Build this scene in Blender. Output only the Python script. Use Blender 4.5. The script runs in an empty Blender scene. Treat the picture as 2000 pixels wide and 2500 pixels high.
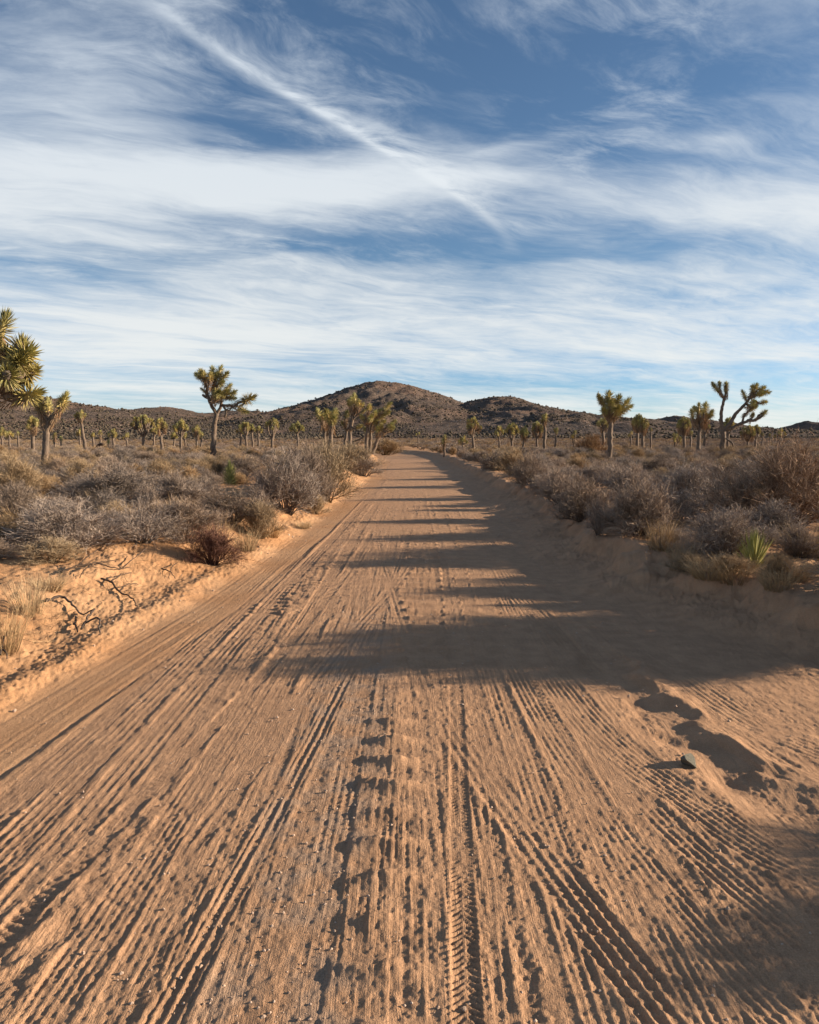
import bpy, math, random
import numpy as np
from mathutils import Vector, Matrix, Quaternion

random.seed(7)
RNG = np.random.default_rng(11)
SC = bpy.context.scene
COL = SC.collection

# ------------------------------------------------------------------ camera
CAM_H = 1.7
FPX = 1900.0                       # focal length in photo pixels (2000 wide)
PITCH = math.atan(188.0 / FPX)     # the plain's horizon sits at row 1062 of 2500
cam_d = bpy.data.cameras.new('camera')
cam_d.sensor_fit = 'HORIZONTAL'
cam_d.sensor_width = 36.0
cam_d.lens = 36.0 * FPX / 2000.0
cam_d.clip_start = 0.05
cam_d.clip_end = 20000.0
cam = bpy.data.objects.new('camera', cam_d)
cam.location = (0, 0, CAM_H)
cam.rotation_euler = (math.pi / 2 - PITCH, 0, 0)
COL.objects.link(cam)
SC.camera = cam
SC.render.resolution_x, SC.render.resolution_y = 819, 1024

# ------------------------------------------------------------------ light
SUN_EL = math.radians(14.0)
SUN_AZ = math.radians(84.5)        # clockwise from +Y (the way the road runs)
EXPOSURE = 1.6
SKY_STRENGTH = 0.063
SUN_STRENGTH = 3.7
SC.view_settings.view_transform = 'Standard'
SC.view_settings.look = 'None'
SC.view_settings.exposure = EXPOSURE
SC.view_settings.gamma = 1.0
SC.view_settings.use_curve_mapping = False
SC.cycles.max_bounces = 5
SC.cycles.diffuse_bounces = 3
SC.cycles.transparent_max_bounces = 6
SC.cycles.use_adaptive_sampling = True
SC.cycles.adaptive_threshold = 0.015
SC.cycles.use_denoising = True

sun_d = bpy.data.lights.new('sun', 'SUN')
sun_d.energy = SUN_STRENGTH
sun_d.angle = math.radians(0.5)
sun_d.color = (1.0, 0.80, 0.60)
sun = bpy.data.objects.new('sun', sun_d)
sdir = Vector((math.sin(SUN_AZ) * math.cos(SUN_EL), math.cos(SUN_AZ) * math.cos(SUN_EL), math.sin(SUN_EL)))
sun.rotation_euler = sdir.to_track_quat('Z', 'Y').to_euler()
sun.location = (40, 0, 30)
COL.objects.link(sun)


SKY_TINT = (0.56, 0.62, 0.66)
# cloud banks on a flat sheet overhead: (x, y, half length, half width, turn, amount), in sheet heights
CLOUD_BANKS = ((-1.10, 2.32, 1.00, 0.36, 0.12, 0.46), (-0.20, 2.42, 0.62, 0.22, 0.10, 0.32), (-0.80, 1.66, 0.26, 0.26, 0.5, 0.24), (0.75, 1.6, 0.3, 0.2, 0.0, 0.14),
               (1.15, 2.58, 0.50, 0.26, 0.15, 0.30), (0.30, 2.36, 0.22, 0.10, 0.1, 0.16), (0.85, 2.10, 0.16, 0.07, -0.4, 0.16), (0.33, 2.13, 0.20, 0.06, -0.4, 0.14),
               (0.35, 1.75, 0.55, 0.28, 0.0, -0.20), (-0.42, 2.02, 0.20, 0.12, 0.3, -0.16), (0.57, 2.26, 0.25, 0.12, 0.0, -0.12),
               (0.0, 3.05, 0.95, 0.13, 0.02, -0.24), (0.9, 6.0, 1.2, 0.6, 0.0, -0.32), (-1.6, 4.3, 0.8, 0.6, 0.2, 0.12))


class NT:
    """Small helper that writes node trees as expressions."""
    def __init__(self, tree):
        self.t = tree
        self.n = tree.nodes
        self.l = tree.links

    def _in(self, sock, v):
        if v is None:
            return
        if isinstance(v, bpy.types.NodeSocket):
            self.l.new(v, sock)
        else:
            if sock.type == 'RGBA' and len(v) == 3:
                v = (*v, 1.0)
            sock.default_value = v

    def m(self, op, a, b=None, c=None, clamp=False):
        nd = self.n.new('ShaderNodeMath')
        nd.operation = op
        nd.use_clamp = clamp
        for i, v in enumerate((a, b, c)):
            self._in(nd.inputs[i], v)
        return nd.outputs[0]

    def v(self, op, a, b=None, s=None):
        nd = self.n.new('ShaderNodeVectorMath')
        nd.operation = op
        self._in(nd.inputs[0], a)
        if b is not None:
            self._in(nd.inputs[1], b)
        if s is not None:
            self._in(nd.inputs['Scale'], s)
        return nd.outputs['Value'] if op in ('LENGTH', 'DOT_PRODUCT', 'DISTANCE') else nd.outputs[0]

    def sep(self, v):
        nd = self.n.new('ShaderNodeSeparateXYZ')
        self._in(nd.inputs[0], v)
        return nd.outputs[0], nd.outputs[1], nd.outputs[2]

    def comb(self, x, y, z=0.0):
        nd = self.n.new('ShaderNodeCombineXYZ')
        for i, q in enumerate((x, y, z)):
            self._in(nd.inputs[i], q)
        return nd.outputs[0]

    def noise(self, vec, scale=1.0, detail=4.0, rough=0.5, dist=0.0, lac=2.0, color=False):
        nd = self.n.new('ShaderNodeTexNoise')
        self._in(nd.inputs['Vector'], vec)
        for k, q in (('Scale', scale), ('Detail', detail), ('Roughness', rough), ('Distortion', dist), ('Lacunarity', lac)):
            self._in(nd.inputs[k], q)
        return nd.outputs['Color' if color else 'Fac']

    def ramp(self, f, a, b, lo=0.0, hi=1.0, smooth=True):
        nd = self.n.new('ShaderNodeMapRange')
        nd.interpolation_type = 'SMOOTHSTEP' if smooth else 'LINEAR'
        for i, q in enumerate((f, a, b, lo, hi)):
            self._in(nd.inputs[i], q)
        return nd.outputs[0]

    def mix(self, f, a, b, mode='MIX'):
        nd = self.n.new('ShaderNodeMix')
        nd.data_type = 'RGBA'
        nd.blend_type = mode
        self._in(nd.inputs[0], f)
        self._in(nd.inputs[6], a)
        self._in(nd.inputs[7], b)
        return nd.outputs[2]


# ------------------------------------------------------------------ sky
world = bpy.data.worlds.new('World')
SC.world = world
world.use_nodes = True
W = NT(world.node_tree)
W.n.clear()
sky = W.n.new('ShaderNodeTexSky')
sky.sky_type = 'NISHITA'
sky.sun_disc = False
sky.sun_elevation = SUN_EL
sky.sun_rotation = SUN_AZ
sky.altitude = 1200.0
sky.air_density = 1.0
sky.dust_density = 0.4
sky.ozone_density = 2.2
tc = W.n.new('ShaderNodeTexCoord')
dx, dy, dz = W.sep(tc.outputs['Generated'])
dzc = W.m('ADD', W.m('MAXIMUM', dz, 0.0), 0.10)
px = W.m('DIVIDE', dx, dzc)        # where the view ray meets the gently curved cloud sheet
py = W.m('DIVIDE', dy, dzc)
P = W.comb(px, py, 0.0)
warp = W.noise(P, 0.55, 4.0, 0.55, color=True)
warp = W.v('SUBTRACT', warp, (0.5, 0.5, 0.5))
Pw = W.v('ADD', P, W.v('SCALE', warp, s=0.9))
wx, wy, _ = W.sep(Pw)
# fibres run from near left to far right
ang = math.radians(28)
fx = W.m('ADD', W.m('MULTIPLY', wx, math.cos(ang)), W.m('MULTIPLY', wy, math.sin(ang)))
fy = W.m('SUBTRACT', W.m('MULTIPLY', wy, math.cos(ang)), W.m('MULTIPLY', wx, math.sin(ang)))
fib = W.noise(W.comb(W.m('MULTIPLY', fx, 0.70), W.m('MULTIPLY', fy, 1.7), 3.1), 1.25, 10.0, 0.62, 0.5)
fine = W.noise(W.comb(W.m('MULTIPLY', fx, 1.5), W.m('MULTIPLY', fy, 3.8), 8.3), 2.6, 8.0, 0.64, 0.35)
broad = W.noise(W.comb(W.m('MULTIPLY', px, 0.50), W.m('MULTIPLY', py, 0.55), 1.7), 0.8, 3.0, 0.5, 0.3)
rad = W.v('LENGTH', P)


def blob(cx, cy, rx, ry, rot=0.0):
    c, s = math.cos(rot), math.sin(rot)
    ax = W.m('SUBTRACT', wx, cx)
    ay = W.m('SUBTRACT', wy, cy)
    u = W.m('DIVIDE', W.m('ADD', W.m('MULTIPLY', ax, c), W.m('MULTIPLY', ay, s)), rx)
    v = W.m('DIVIDE', W.m('SUBTRACT', W.m('MULTIPLY', ay, c), W.m('MULTIPLY', ax, s)), ry)
    q = W.m('ADD', W.m('MULTIPLY', u, u), W.m('MULTIPLY', v, v))
    return W.m('POWER', 2.718, W.m('MULTIPLY', q, -1.0))


# sheet of cirrus: thin overhead, banks to the left and right ahead, thick towards the horizon all round
cover = W.m('ADD', W.ramp(rad, 2.2, 4.4, -0.06, 0.20), W.m('MULTIPLY', W.m('SUBTRACT', broad, 0.5), 0.70))
for (cx_, cy_, rx_, ry_, ro_, amp) in CLOUD_BANKS:
    cover = W.m('ADD', cover, W.m('MULTIPLY', blob(cx_, cy_, rx_, ry_, ro_), amp))
dens = W.m('ADD', W.m('ADD', W.m('MULTIPLY', fib, 0.84), W.m('MULTIPLY', fine, 0.36)), cover)
dens = W.ramp(dens, 0.42, 1.06)
mott = W.noise(W.comb(W.m('MULTIPLY', fx, 2.2), W.m('MULTIPLY', fy, 4.6), 5.5), 1.5, 9.0, 0.66, 0.3)
patch = W.noise(W.v('ADD', P, (3.7, 1.2, 0.0)), 1.1, 3.0, 0.5)
veil = W.m('MULTIPLY', W.ramp(mott, 0.42, 0.80), W.ramp(patch, 0.34, 0.62, 0.10, 0.68))
dens = W.m('SUBTRACT', 1.0, W.m('MULTIPLY', W.m('SUBTRACT', 1.0, dens), W.m('SUBTRACT', 1.0, veil)))
# the vapour trail: a curved line on the same sheet, crisp on its near side and frayed on the other
ty = W.m('ADD', py, W.m('MULTIPLY', W.m('SUBTRACT', fine, 0.5), 0.07))
line = W.m('MULTIPLY_ADD', W.m('MULTIPLY_ADD', W.m('MULTIPLY_ADD', ty, -0.23698, 1.53257), ty, -2.55995), ty, 0.67659)
off = W.m('SUBTRACT', px, line)
offn = W.m('DIVIDE', off, W.ramp(py, 1.4, 3.3, 0.021, 0.026))
crisp = W.m('POWER', 2.718, W.m('MULTIPLY', W.m('MULTIPLY', offn, offn), -0.8))
offw = W.m('DIVIDE', W.m('SUBTRACT', off, 0.045), W.ramp(py, 1.4, 3.3, 0.080, 0.075))
fray = W.m('POWER', 2.718, W.m('MULTIPLY', W.m('MULTIPLY', offw, offw), -1.0))
core = W.m('ADD', W.m('MULTIPLY', crisp, W.ramp(fine, 0.28, 0.60, 0.28, 0.66)), W.m('MULTIPLY', fray, W.m('MULTIPLY', W.ramp(fine, 0.32, 0.66, 0.05, 0.58), W.ramp(py, 2.3, 2.8, 1.0, 0.0))))
core = W.m('MULTIPLY', core, W.ramp(py, 2.35, 3.15, 1.0, 0.0))
core = W.m('MULTIPLY', core, W.ramp(py, 1.4, 1.9, 0.45, 1.0))
core = W.m('MINIMUM', core, 0.85)
dens = W.m('SUBTRACT', 1.0, W.m('MULTIPLY', W.m('SUBTRACT', 1.0, W.m('MULTIPLY', dens, 0.90)), W.m('SUBTRACT', 1.0, core)))
skyc = W.mix(1.0, sky.outputs[0], W.mix(W.ramp(dz, 0.0, 0.22), (0.44, 0.60, 0.86), SKY_TINT), 'MULTIPLY')
cloudc = W.mix(W.ramp(dz, 0.02, 0.45), (4.70, 4.75, 4.60), (4.05, 4.40, 4.75))
col = W.mix(dens, skyc, cloudc)
bg = W.n.new('ShaderNodeBackground')
W._in(bg.inputs['Color'], col)
bg.inputs['Strength'].default_value = SKY_STRENGTH
outw = W.n.new('ShaderNodeOutputWorld')
W.l.new(bg.outputs[0], outw.inputs[0])


# ------------------------------------------------------------------ pixel -> place helpers
def ray(x, y):
    a, b = (x - 1000.0) / FPX, (1250.0 - y) / FPX
    cp, sp = math.cos(PITCH), math.sin(PITCH)
    return np.array([a, cp + b * sp, -sp + b * cp])


def at(x, y, Y):
    d = ray(x, y)
    t = Y / d[1]
    return np.array([d[0] * t, Y, CAM_H + d[2] * t])


# ------------------------------------------------------------------ numpy noise
_TAB = [np.random.default_rng(100 + i).random((256, 256)).astype(np.float32) for i in range(8)]


def vn(x, y, s=0):
    T = _TAB[s % 8]
    x = np.asarray(x, np.float64) + 37.17 * s
    y = np.asarray(y, np.float64) + 91.31 * s
    xi, yi = np.floor(x), np.floor(y)
    fx_, fy_ = x - xi, y - yi
    xi = xi.astype(np.int64) & 255
    yi = yi.astype(np.int64) & 255
    x1, y1 = (xi + 1) & 255, (yi + 1) & 255
    u = fx_ * fx_ * fx_ * (fx_ * (fx_ * 6 - 15) + 10)
    v = fy_ * fy_ * fy_ * (fy_ * (fy_ * 6 - 15) + 10)
    a = T[xi, yi] * (1 - u) + T[x1, yi] * u
    b = T[xi, y1] * (1 - u) + T[x1, y1] * u
    return a * (1 - v) + b * v


def fbm(x, y, o=4, s=0, g=0.5):
    r, a, n = 0.0, 1.0, 0.0
    for i in range(o):
        r = r + a * vn(x * 2.03 ** i, y * 2.03 ** i, s + i)
        n += a
        a *= g
    return r / n


def sst(a, b, x):
    t = np.clip((x - a) / (b - a), 0, 1)
    return t * t * (3 - 2 * t)


def bump(x, c, w):
    return np.exp(-((x - c) / w) ** 2)


# ------------------------------------------------------------------ the lie of the land
_ys = np.arange(-30, 420, 0.1)


def _smooth_table(pts, k):
    v = np.interp(_ys, [p[0] for p in pts], [p[1] for p in pts])
    ker = np.hanning(k)
    ker /= ker.sum()
    return np.convolve(np.pad(v, k // 2, mode='edge'), ker, mode='same')[k // 2:k // 2 + len(v)]


_TL = _smooth_table([(-30, -3.4), (0, -2.9), (3, -2.7), (4.9, -2.55), (7.7, -2.25), (13, -1.98), (18, -1.9), (25, -1.72), (33, -1.6),
                     (50, -2.0), (67, -2.7), (85, -4.0), (105, -7), (125, -14), (150, -28), (200, -70), (420, -300)], 25)
_TR = _smooth_table([(-30, 3.4), (2.2, 2.9), (3.0, 3.1), (3.5, 4.2), (3.8, 7), (4.0, 12), (4.9, 12), (5.2, 7), (5.5, 4.2), (6.0, 3.3), (7.0, 2.55),
                     (8, 2.15), (10, 2.05), (13, 2.1), (20, 2.2), (27, 2.2), (38, 2.1), (61, 2.1), (85, 1.0), (104, -1.4), (125, -8), (150, -21),
                     (200, -62), (420, -290)], 9)


def TL(y):
    return np.interp(y, _ys, _TL)


def TR(y):
    return np.interp(y, _ys, _TR)


def edges(x, y):
    j = (fbm(x * 0.9, y * 0.9, 3, 1) - 0.5)
    k = (fbm(x * 2.7, y * 2.7, 3, 2) - 0.5)
    dl = TL(y) - x + j * 0.35 + k * 0.12
    dr = x - TR(y) + j * 0.7 + k * 0.40
    return dl, dr


def macro(x, y):
    """Height of the ground without wheel marks."""
    x = np.asarray(x, float)
    y = np.asarray(y, float)
    dl, dr = edges(x, y)
    wl = 0.8 + 0.9 * sst(14, 6, y)
    hl = 0.40 * sst(-0.05, 1.0, dl / wl) + 0.060 * bump(dl, 0.10, 0.17) * sst(40, 20, y)
    hr = 0.37 * (0.50 * sst(-0.45, 0.85, dr) + 0.50 * sst(0.40, 0.80, dr))
    near = np.clip(sst(60, 30, y), 0.15, 1)
    off = np.clip(np.maximum(dl, dr), 0, 1)
    und = (fbm(x * 0.16, y * 0.16, 3, 3) - 0.5) * 0.22 * sst(0.2, 2.5, np.maximum(dl, dr))
    humm = (fbm(x * 1.3, y * 1.3, 4, 4) - 0.5) * 0.16 * off * near
    crown = 0.03 * np.clip(1 - ((x - 0.1) / 2.1) ** 2, -1, 1) * sst(60, 40, y)
    far = -0.75 * sst(28, 125, y)
    return hl + hr + und + humm + crown + far


def macro1(x, y):
    return float(macro(np.array([x]), np.array([y]))[0])


def hit(x, y):
    """Where the view ray through a photo pixel meets the ground."""
    d = ray(x, y)
    o = np.array([0, 0, CAM_H])
    ts = np.concatenate([np.linspace(1.5, 40, 1500), np.linspace(40, 300, 800)])
    pts = o[None] + d[None] * ts[:, None]
    h = macro(pts[:, 0], pts[:, 1])
    below = np.nonzero(pts[:, 2] < h)[0]
    i = below[0] if len(below) else len(ts) - 1
    p = pts[i]
    p[2] = h[i]
    return p


def path(pts):
    ys_ = np.array([p[0] for p in pts], float)
    xs_ = np.array([p[1] for p in pts], float)

    def f(y):
        # smooth piecewise curve
        i = np.clip(np.searchsorted(ys_, y) - 1, 0, len(ys_) - 2)
        t = (y - ys_[i]) / (ys_[i + 1] - ys_[i])
        m = np.gradient(xs_, ys_)
        h = ys_[i + 1] - ys_[i]
        tc_ = np.clip(t, 0, 1)
        r = ((1 + 2 * tc_) * (1 - tc_) ** 2 * xs_[i] + tc_ * (1 - tc_) ** 2 * h * m[i] + tc_ ** 2 * (3 - 2 * tc_) * xs_[i + 1] + tc_ ** 2 * (tc_ - 1) * h * m[i + 1])
        return r + (t - tc_) * h * np.where(t < 0, m[0], m[-1])
    return f


def micro(x, y):
    """Wheel marks, washboard and loose clods on the road, metres of relief."""
    fade = sst(60, 12, y)
    w = 0.012 * (fbm(x * 1.5, y * 0.8, 3, 5) - 0.5)
    xs = x + w
    streak = (fbm(xs * 24, y * 1.5, 3, 0, 0.6) - 0.5)
    streak2 = (fbm(xs * 48, y * 4.0, 2, 3) - 0.5)
    clod = fbm(x * 30, y * 26, 3, 2, 0.6)
    lump = np.maximum(clod - 0.52, 0)
    brk = fbm(x * 3.0, y * 1.2, 3, 6)
    clod2 = fbm(x * 62, y * 52, 2, 6, 0.6)
    fl = fbm(xs * 46 + 2.0 * fbm(x * 3, y * 0.6, 2, 4), y * 0.7, 2, 7, 0.5)
    fl = 1 - np.abs(2 * fl - 1) * 2.0
    fl2 = fbm(xs * 30 + 0.5 * y, y * 0.9, 2, 2, 0.5)
    flm = sst(0.30, 0.62, fbm(x * 2.2, y * 0.7, 3, 3))
    h = 0.0034 * fl * flm + 0.0050 * (fl2 - 0.5) + 0.0045 * streak + 0.0035 * streak2 + 0.012 * lump + (0.006 + 0.006 * sst(0.0, 0.6, x)) * (clod2 - 0.5)
    # left sandy strip with fine drag lines
    dl = x - TL(y)
    zone1 = sst(0.0, 0.08, dl) * sst(0.62, 0.50, dl)
    drag = 0.0016 * np.cos(2 * np.pi * (dl + 0.020 * (fbm(dl * 9, y * 0.25, 2, 1) - 0.5)) / 0.062) + 0.009 * (fbm(dl * 26, y * 0.12, 2, 4) - 0.5) + 0.004 * (clod2 - 0.5)
    h = h * (1 - 0.85 * zone1) + drag * zone1
    h += -0.012 * bump(dl, 0.58 + 0.08 * (fbm(y * 0.4, y * 0, 2, 7) - 0.5), 0.025) + 0.010 * bump(dl, 0.64, 0.04)
    # braided washboard left of the middle
    zone2 = sst(0.62, 0.8, dl) * sst(-0.55, -0.85, x) * (0.45 + 0.9 * sst(0.42, 0.62, brk))
    br = fbm(xs * 6.5 + 0.6 * np.sin(y * 4.0), y * 4.6, 3, 5, 0.55)
    rid = 1 - np.abs(2 * br - 1) * 2.2
    h += zone2 * (0.0105 * np.clip(rid, -0.4, 1))
    wv = np.sin(2 * np.pi * (y + 0.25 * x + 0.10 * fbm(x * 3, y * 3, 2, 1)) / 0.155)
    h += zone2 * sst(3.6, 6.5, y) * 0.008 * np.clip(wv * 1.4, -1, 1) * sst(0.45, 0.6, fbm(x * 5, y * 1.0, 2, 3))
    # hard packed strip
    z3w = 0.30 * (fbm(x * 3.2, y * 1.4, 3, 5) - 0.5)
    zone3 = sst(-0.70, -0.50, x + z3w) * sst(-0.10, -0.28, x + z3w) * sst(9, 6, y)
    h = h * (1 - 0.50 * zone3) + zone3 * (0.010 * (fbm(x * 5, y * 5, 4, 4) - 0.5) + 0.008 * (fbm(x * 34, y * 30, 3, 1, .6) - 0.5))
    # row of mounds thrown up by wheels
    ph = (y + 0.07 * (fbm(x * 4, y * 2, 2, 7) - 0.5) + 0.10 * (fbm(y * 0.9, y * 0, 2, 2) - 0.5)) / 0.265
    cyc = ph - np.floor(ph)
    saw = np.exp(-((cyc - 0.5) / 0.20) ** 2)
    amp = 0.75 + 0.9 * (vn(np.floor(ph), 0 * ph, 3) - 0.5)
    mx = -0.095 + 0.05 * (vn(np.floor(ph), 0 * ph + 9, 5) - 0.5)
    mask = bump(x, mx, 0.10 + 0.05 * vn(np.floor(ph), 0 * ph + 4, 6)) * sst(1.2, 2.0, y) * sst(7.5, 4.8, y)
    h += mask * amp * saw * (0.037 + 0.024 * (fbm(x * 18, y * 12, 3, 1) - 0.5) + 0.0 * x)
    mask2 = sst(-0.2, 0.0, x) * sst(1.1, 0.8, x) * sst(4.6, 5.6, y) * sst(24, 12, y)
    h += mask2 * 0.011 * np.clip(np.sin(2 * np.pi * (y + 0.06 * fbm(x * 3, y * 2, 2, 5)) / 0.33) * 1.3, -1, 1) * (0.5 + fbm(x * 9, y * 3, 2, 2))

    # single wheel tracks: (path, width, style, depth, y0, y1)
    tracks = []
    for k, x0 in enumerate((-1.92, -1.66, -1.42, -1.02, -0.86, -0.30, 0.46, 0.62, 0.86, 1.06, 1.34, 1.62)):
        r = random.Random(40 + k)
        tracks.append((path([(0, x0 + r.uniform(-.10, .10)), (6, x0 * 0.96 + r.uniform(-.06, .06)), (14, x0 * 0.9 + 0.1 + r.uniform(-.1, .1)),
                             (30, x0 * 0.8 + 0.25 + r.uniform(-.12, .12)), (70, x0 * .7 + 0.1)]), r.uniform(.14, .21), r.choice(('ribs', 'ribs', 'lines')),
                       r.uniform(.0045, .0075), r.choice((0, 0, 1.0)), 60))
    P = path
    tracks += [
        (P([(1, -1.50), (2.56, -1.35), (3.59, -1.23), (4.28, -1.14), (8, -0.85), (16, -0.6)]), 0.11, 'lugs', 0.0065, 0, 18),
        (P([(1, -0.80), (2.25, -0.684), (4.18, -0.517), (8, -0.25), (16, 0.1)]), 0.12, 'lines', 0.010, 0, 20),
        (P([(3, -0.9), (6, -0.55), (9, -0.1), (13, 0.25), (20, 0.35)]), 0.15, 'lines', 0.006, 3, 22),
        (P([(5, 0.1), (9, -0.25), (13, -0.55), (20, -0.6)]), 0.13, 'lines', 0.006, 5, 22),
        (P([(1, 0.12), (2.4, 0.18), (5.06, 0.305), (9.5, 0.43), (20, 0.5), (40, 0.6)]), 0.115, 'chevron', 0.0062, 0, 40),
        (P([(1, 0.24), (2.28, 0.285), (3.01, 0.33), (5, 0.42), (9, 0.55)]), 0.07, 'lines', 0.011, 0, 3.6),
        (P([(4.0, 0.84), (4.8, 0.82), (6.5, 0.86), (9, 0.95)]), 0.15, 'bars', 0.009, 3.8, 9),
        (P([(1, 0.98), (2.25, 0.70), (2.545, 0.625), (3.2, 0.475), (4.05, 0.30), (4.6, 0.2)]), 0.185, 'ridges', 0.0105, 0, 4.15),
        (P([(1, 1.5), (2.3, 1.02), (3.0, 0.90), (4.0, 0.80), (6, 0.74), (10, .8)]), 0.17, 'ribs', 0.008, 0, 9),
        (P([(1, 1.9), (2.3, 1.36), (3.0, 1.16), (4.0, 1.0), (6, .95), (10, 1.0)]), 0.15, 'ribs', 0.008, 0, 9),
        (P([(2.4, 2.1), (2.91, 1.53), (3.4, 1.32), (3.91, 1.15), (5, 1.02), (7, 1.05), (12, 1.2)]), 0.28, 'ribs', 0.010, 0, 14),
        (P([(2.6, 3.0), (3.2, 2.25), (3.64, 1.93), (4.19, 1.80), (5.2, 1.36), (7, 1.2), (12, 1.25)]), 0.26, 'lines', 0.012, 0, 15),
        (P([(2.8, 3.8), (3.4, 2.75), (4.1, 2.18), (5.34, 1.91), (6.03, 1.79), (8.66, 1.55), (14, 1.5)]), 0.30, 'lines', 0.012, 0, 22),
        (P([(3.4, 5), (4.2, 3.0), (5.0, 2.45), (6.5, 2.05), (9, 1.8), (14, 1.7)]), 0.22, 'ribs', 0.008, 0, 22),
    ]
    for i, (f, wd, st, dp, y0, y1) in enumerate(tracks):
        sel = (y > y0 - 0.3) & (y < y1 + 2) & (np.abs(x - f(y)) < wd)
        if not sel.any():
            continue
        X, Yy = x[sel], y[sel]
        cx = f(Yy) + 0.006 * (fbm(Yy * 2.1, Yy * 0 + i, 2, i) - 0.5)
        sl = (f(Yy + 0.05) - f(Yy - 0.05)) / 0.1
        u = (X - cx) / np.sqrt(1 + sl * sl)
        wv_ = wd * (1 + 0.25 * (fbm(Yy * 3.1, Yy * 0 + 5, 2, i) - 0.5))
        m_ = sst(wv_ * .5, wv_ * .40, np.abs(u)) * (0.65 + 0.5 * fbm(X * 2, Yy * 0.8, 2, i + 1)) * sst(y0 - .2, y0 + .2, Yy) * sst(y1 + 1, y1 - 1, Yy)
        rough = 0.0075 * (fbm(X * 46, Yy * 40, 2, i, 0.6) - 0.5)
        hold = 0.25 + 1.3 * sst(0.25, 0.75, fbm(X * 5, Yy * 1.8, 3, i + 2))
        if st == 'ribs':
            n = max(3, round(wd / 0.034))
            p = 0.5 + 0.5 * np.cos(2 * np.pi * n * u / wd)
            t_ = dp * (p ** 1.6 - 0.55) * (0.78 + 0.24 * np.sin(2 * np.pi * Yy / 0.030 + 3 * fbm(X * 9, Yy * 9, 2, 3) + np.floor(n * u / wd) * 2.1))
        elif st == 'lines':
            n = max(2, round(wd / 0.046))
            p = 0.5 + 0.5 * np.cos(2 * np.pi * n * u / wd)
            t_ = dp * (p ** 3 - 0.3)
        elif st == 'ridges':
            p = 0.5 + 0.5 * np.cos(2 * np.pi * 4 * u / wd)
            t_ = dp * (p ** 2.2 - 0.45) + 0.0022 * np.sin(2 * np.pi * Yy / 0.045 + 6 * u / wd + 7 * fbm(X * 6, Yy * 6, 2, 1))
        elif st == 'chevron':
            q = np.sin(2 * np.pi * (Yy + 0.8 * np.abs(u) + 0.012 * fbm(X * 14, Yy * 14, 2, 3)) / 0.030)
            t_ = dp * (0.55 * np.clip(q * 1.5, -1, 1) - 0.35) * sst(0.0, 0.012, np.abs(u))
            t_ = t_ + dp * 1.5 * (bump(u, -wd * .44, 0.008) + bump(u, wd * .44, 0.008))
        elif st == 'bars':
            q = np.sin(2 * np.pi * (Yy + 0.75 * u) / 0.075)
            t_ = dp * (np.clip(q * 2.0, -1, 1) * 0.6 - 0.3)
        else:
            q = np.sin(2 * np.pi * (Yy + 0.35 * np.sign(u) * np.abs(u)) / 0.042)
            t_ = dp * (0.6 * np.clip(q * 1.6, -1, 1) - 0.4)
        lip = dp * 0.55 * (bump(u, -wd * .53, 0.014) + bump(u, wd * .53, 0.014)) * sst(y0 - .2, y0 + .2, Yy) * sst(y1 + 1, y1 - 1, Yy)
        h[sel] = h[sel] * (1 - 0.80 * m_) + m_ * (0.66 * t_ * hold + rough) + 0.6 * lip * hold

    # loose berm and hollow where wheels turn off
    bc = P([(2.2, 2.6), (2.8, 2.25), (3.4, 1.98), (4.2, 1.78), (5.2, 1.66), (6.5, 1.66)])
    g = sst(1.6, 2.6, y) * sst(6.5, 4.4, y)
    u = x - bc(y) + 0.26 * (fbm(x * 3.2, y * 3.2, 3, 4) - 0.5)
    g2_ = g * (0.042 * bump(u, 0.0, 0.085) - 0.030 * bump(u, -0.24, 0.16)) * (0.95 + 1.3 * sst(0.35, 0.70, fbm(x * 1.6, y * 1.9, 3, 2)))
    h += g * 0.020 * (fbm(x * 14, y * 14, 3, 4, 0.6) - 0.5) * bump(u, 0.0, 0.35)
    h += 0.016 * (fbm(x * 26, y * 24, 3, 1, 0.6) - 0.5) * sst(1.7, 2.2, x) * sst(7, 5.5, y)
    h += g2_
    # scuffed footprints right of the stone
    h += 0.022 * (fbm(x * 9, y * 7, 3, 6) - 0.5) * sst(0.95, 1.2, x) * sst(3.0, 3.6, y) * sst(5.6, 4.8, y)
    return h * np.clip(fade, 0.0, 1) * (0.52 + 0.52 * sst(0.30, 0.68, fbm(x * 0.9, y * 0.5, 3, 6)))


# ------------------------------------------------------------------ mesh helpers
def np_mesh(name, V, F, smooth=True):
    """F: list of (n,k) int arrays."""
    me = bpy.data.meshes.new(name)
    V = np.ascontiguousarray(V, np.float32)
    me.vertices.add(len(V))
    me.vertices.foreach_set('co', V.ravel())
    if not isinstance(F, (list, tuple)):
        F = [F]
    F = [np.asarray(f, np.int32) for f in F if len(f)]
    nl = sum(f.size for f in F)
    npol = sum(len(f) for f in F)
    me.loops.add(nl)
    me.loops.foreach_set('vertex_index', np.concatenate([f.ravel() for f in F]))
    starts, o = [], 0
    for f in F:
        starts.append(o + np.arange(len(f), dtype=np.int32) * f.shape[1])
        o += f.size
    me.polygons.add(npol)
    me.polygons.foreach_set('loop_start', np.concatenate(starts).astype(np.int32))
    me.polygons.foreach_set('use_smooth', np.full(npol, smooth))
    me.update(calc_edges=True)
    return me


def fattr(me, name, vals):
    a = me.attributes.new(name, 'FLOAT', 'POINT')
    a.data.foreach_set('value', np.ascontiguousarray(vals, np.float32))


def obj(name, data, parent=None, loc=None, **props):
    o = bpy.data.objects.new(name, data)
    if loc is not None:
        o.location = loc
    if parent is not None:
        o.parent = parent
    COL.objects.link(o)
    for k, v in props.items():
        o[k] = v
    return o


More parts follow.
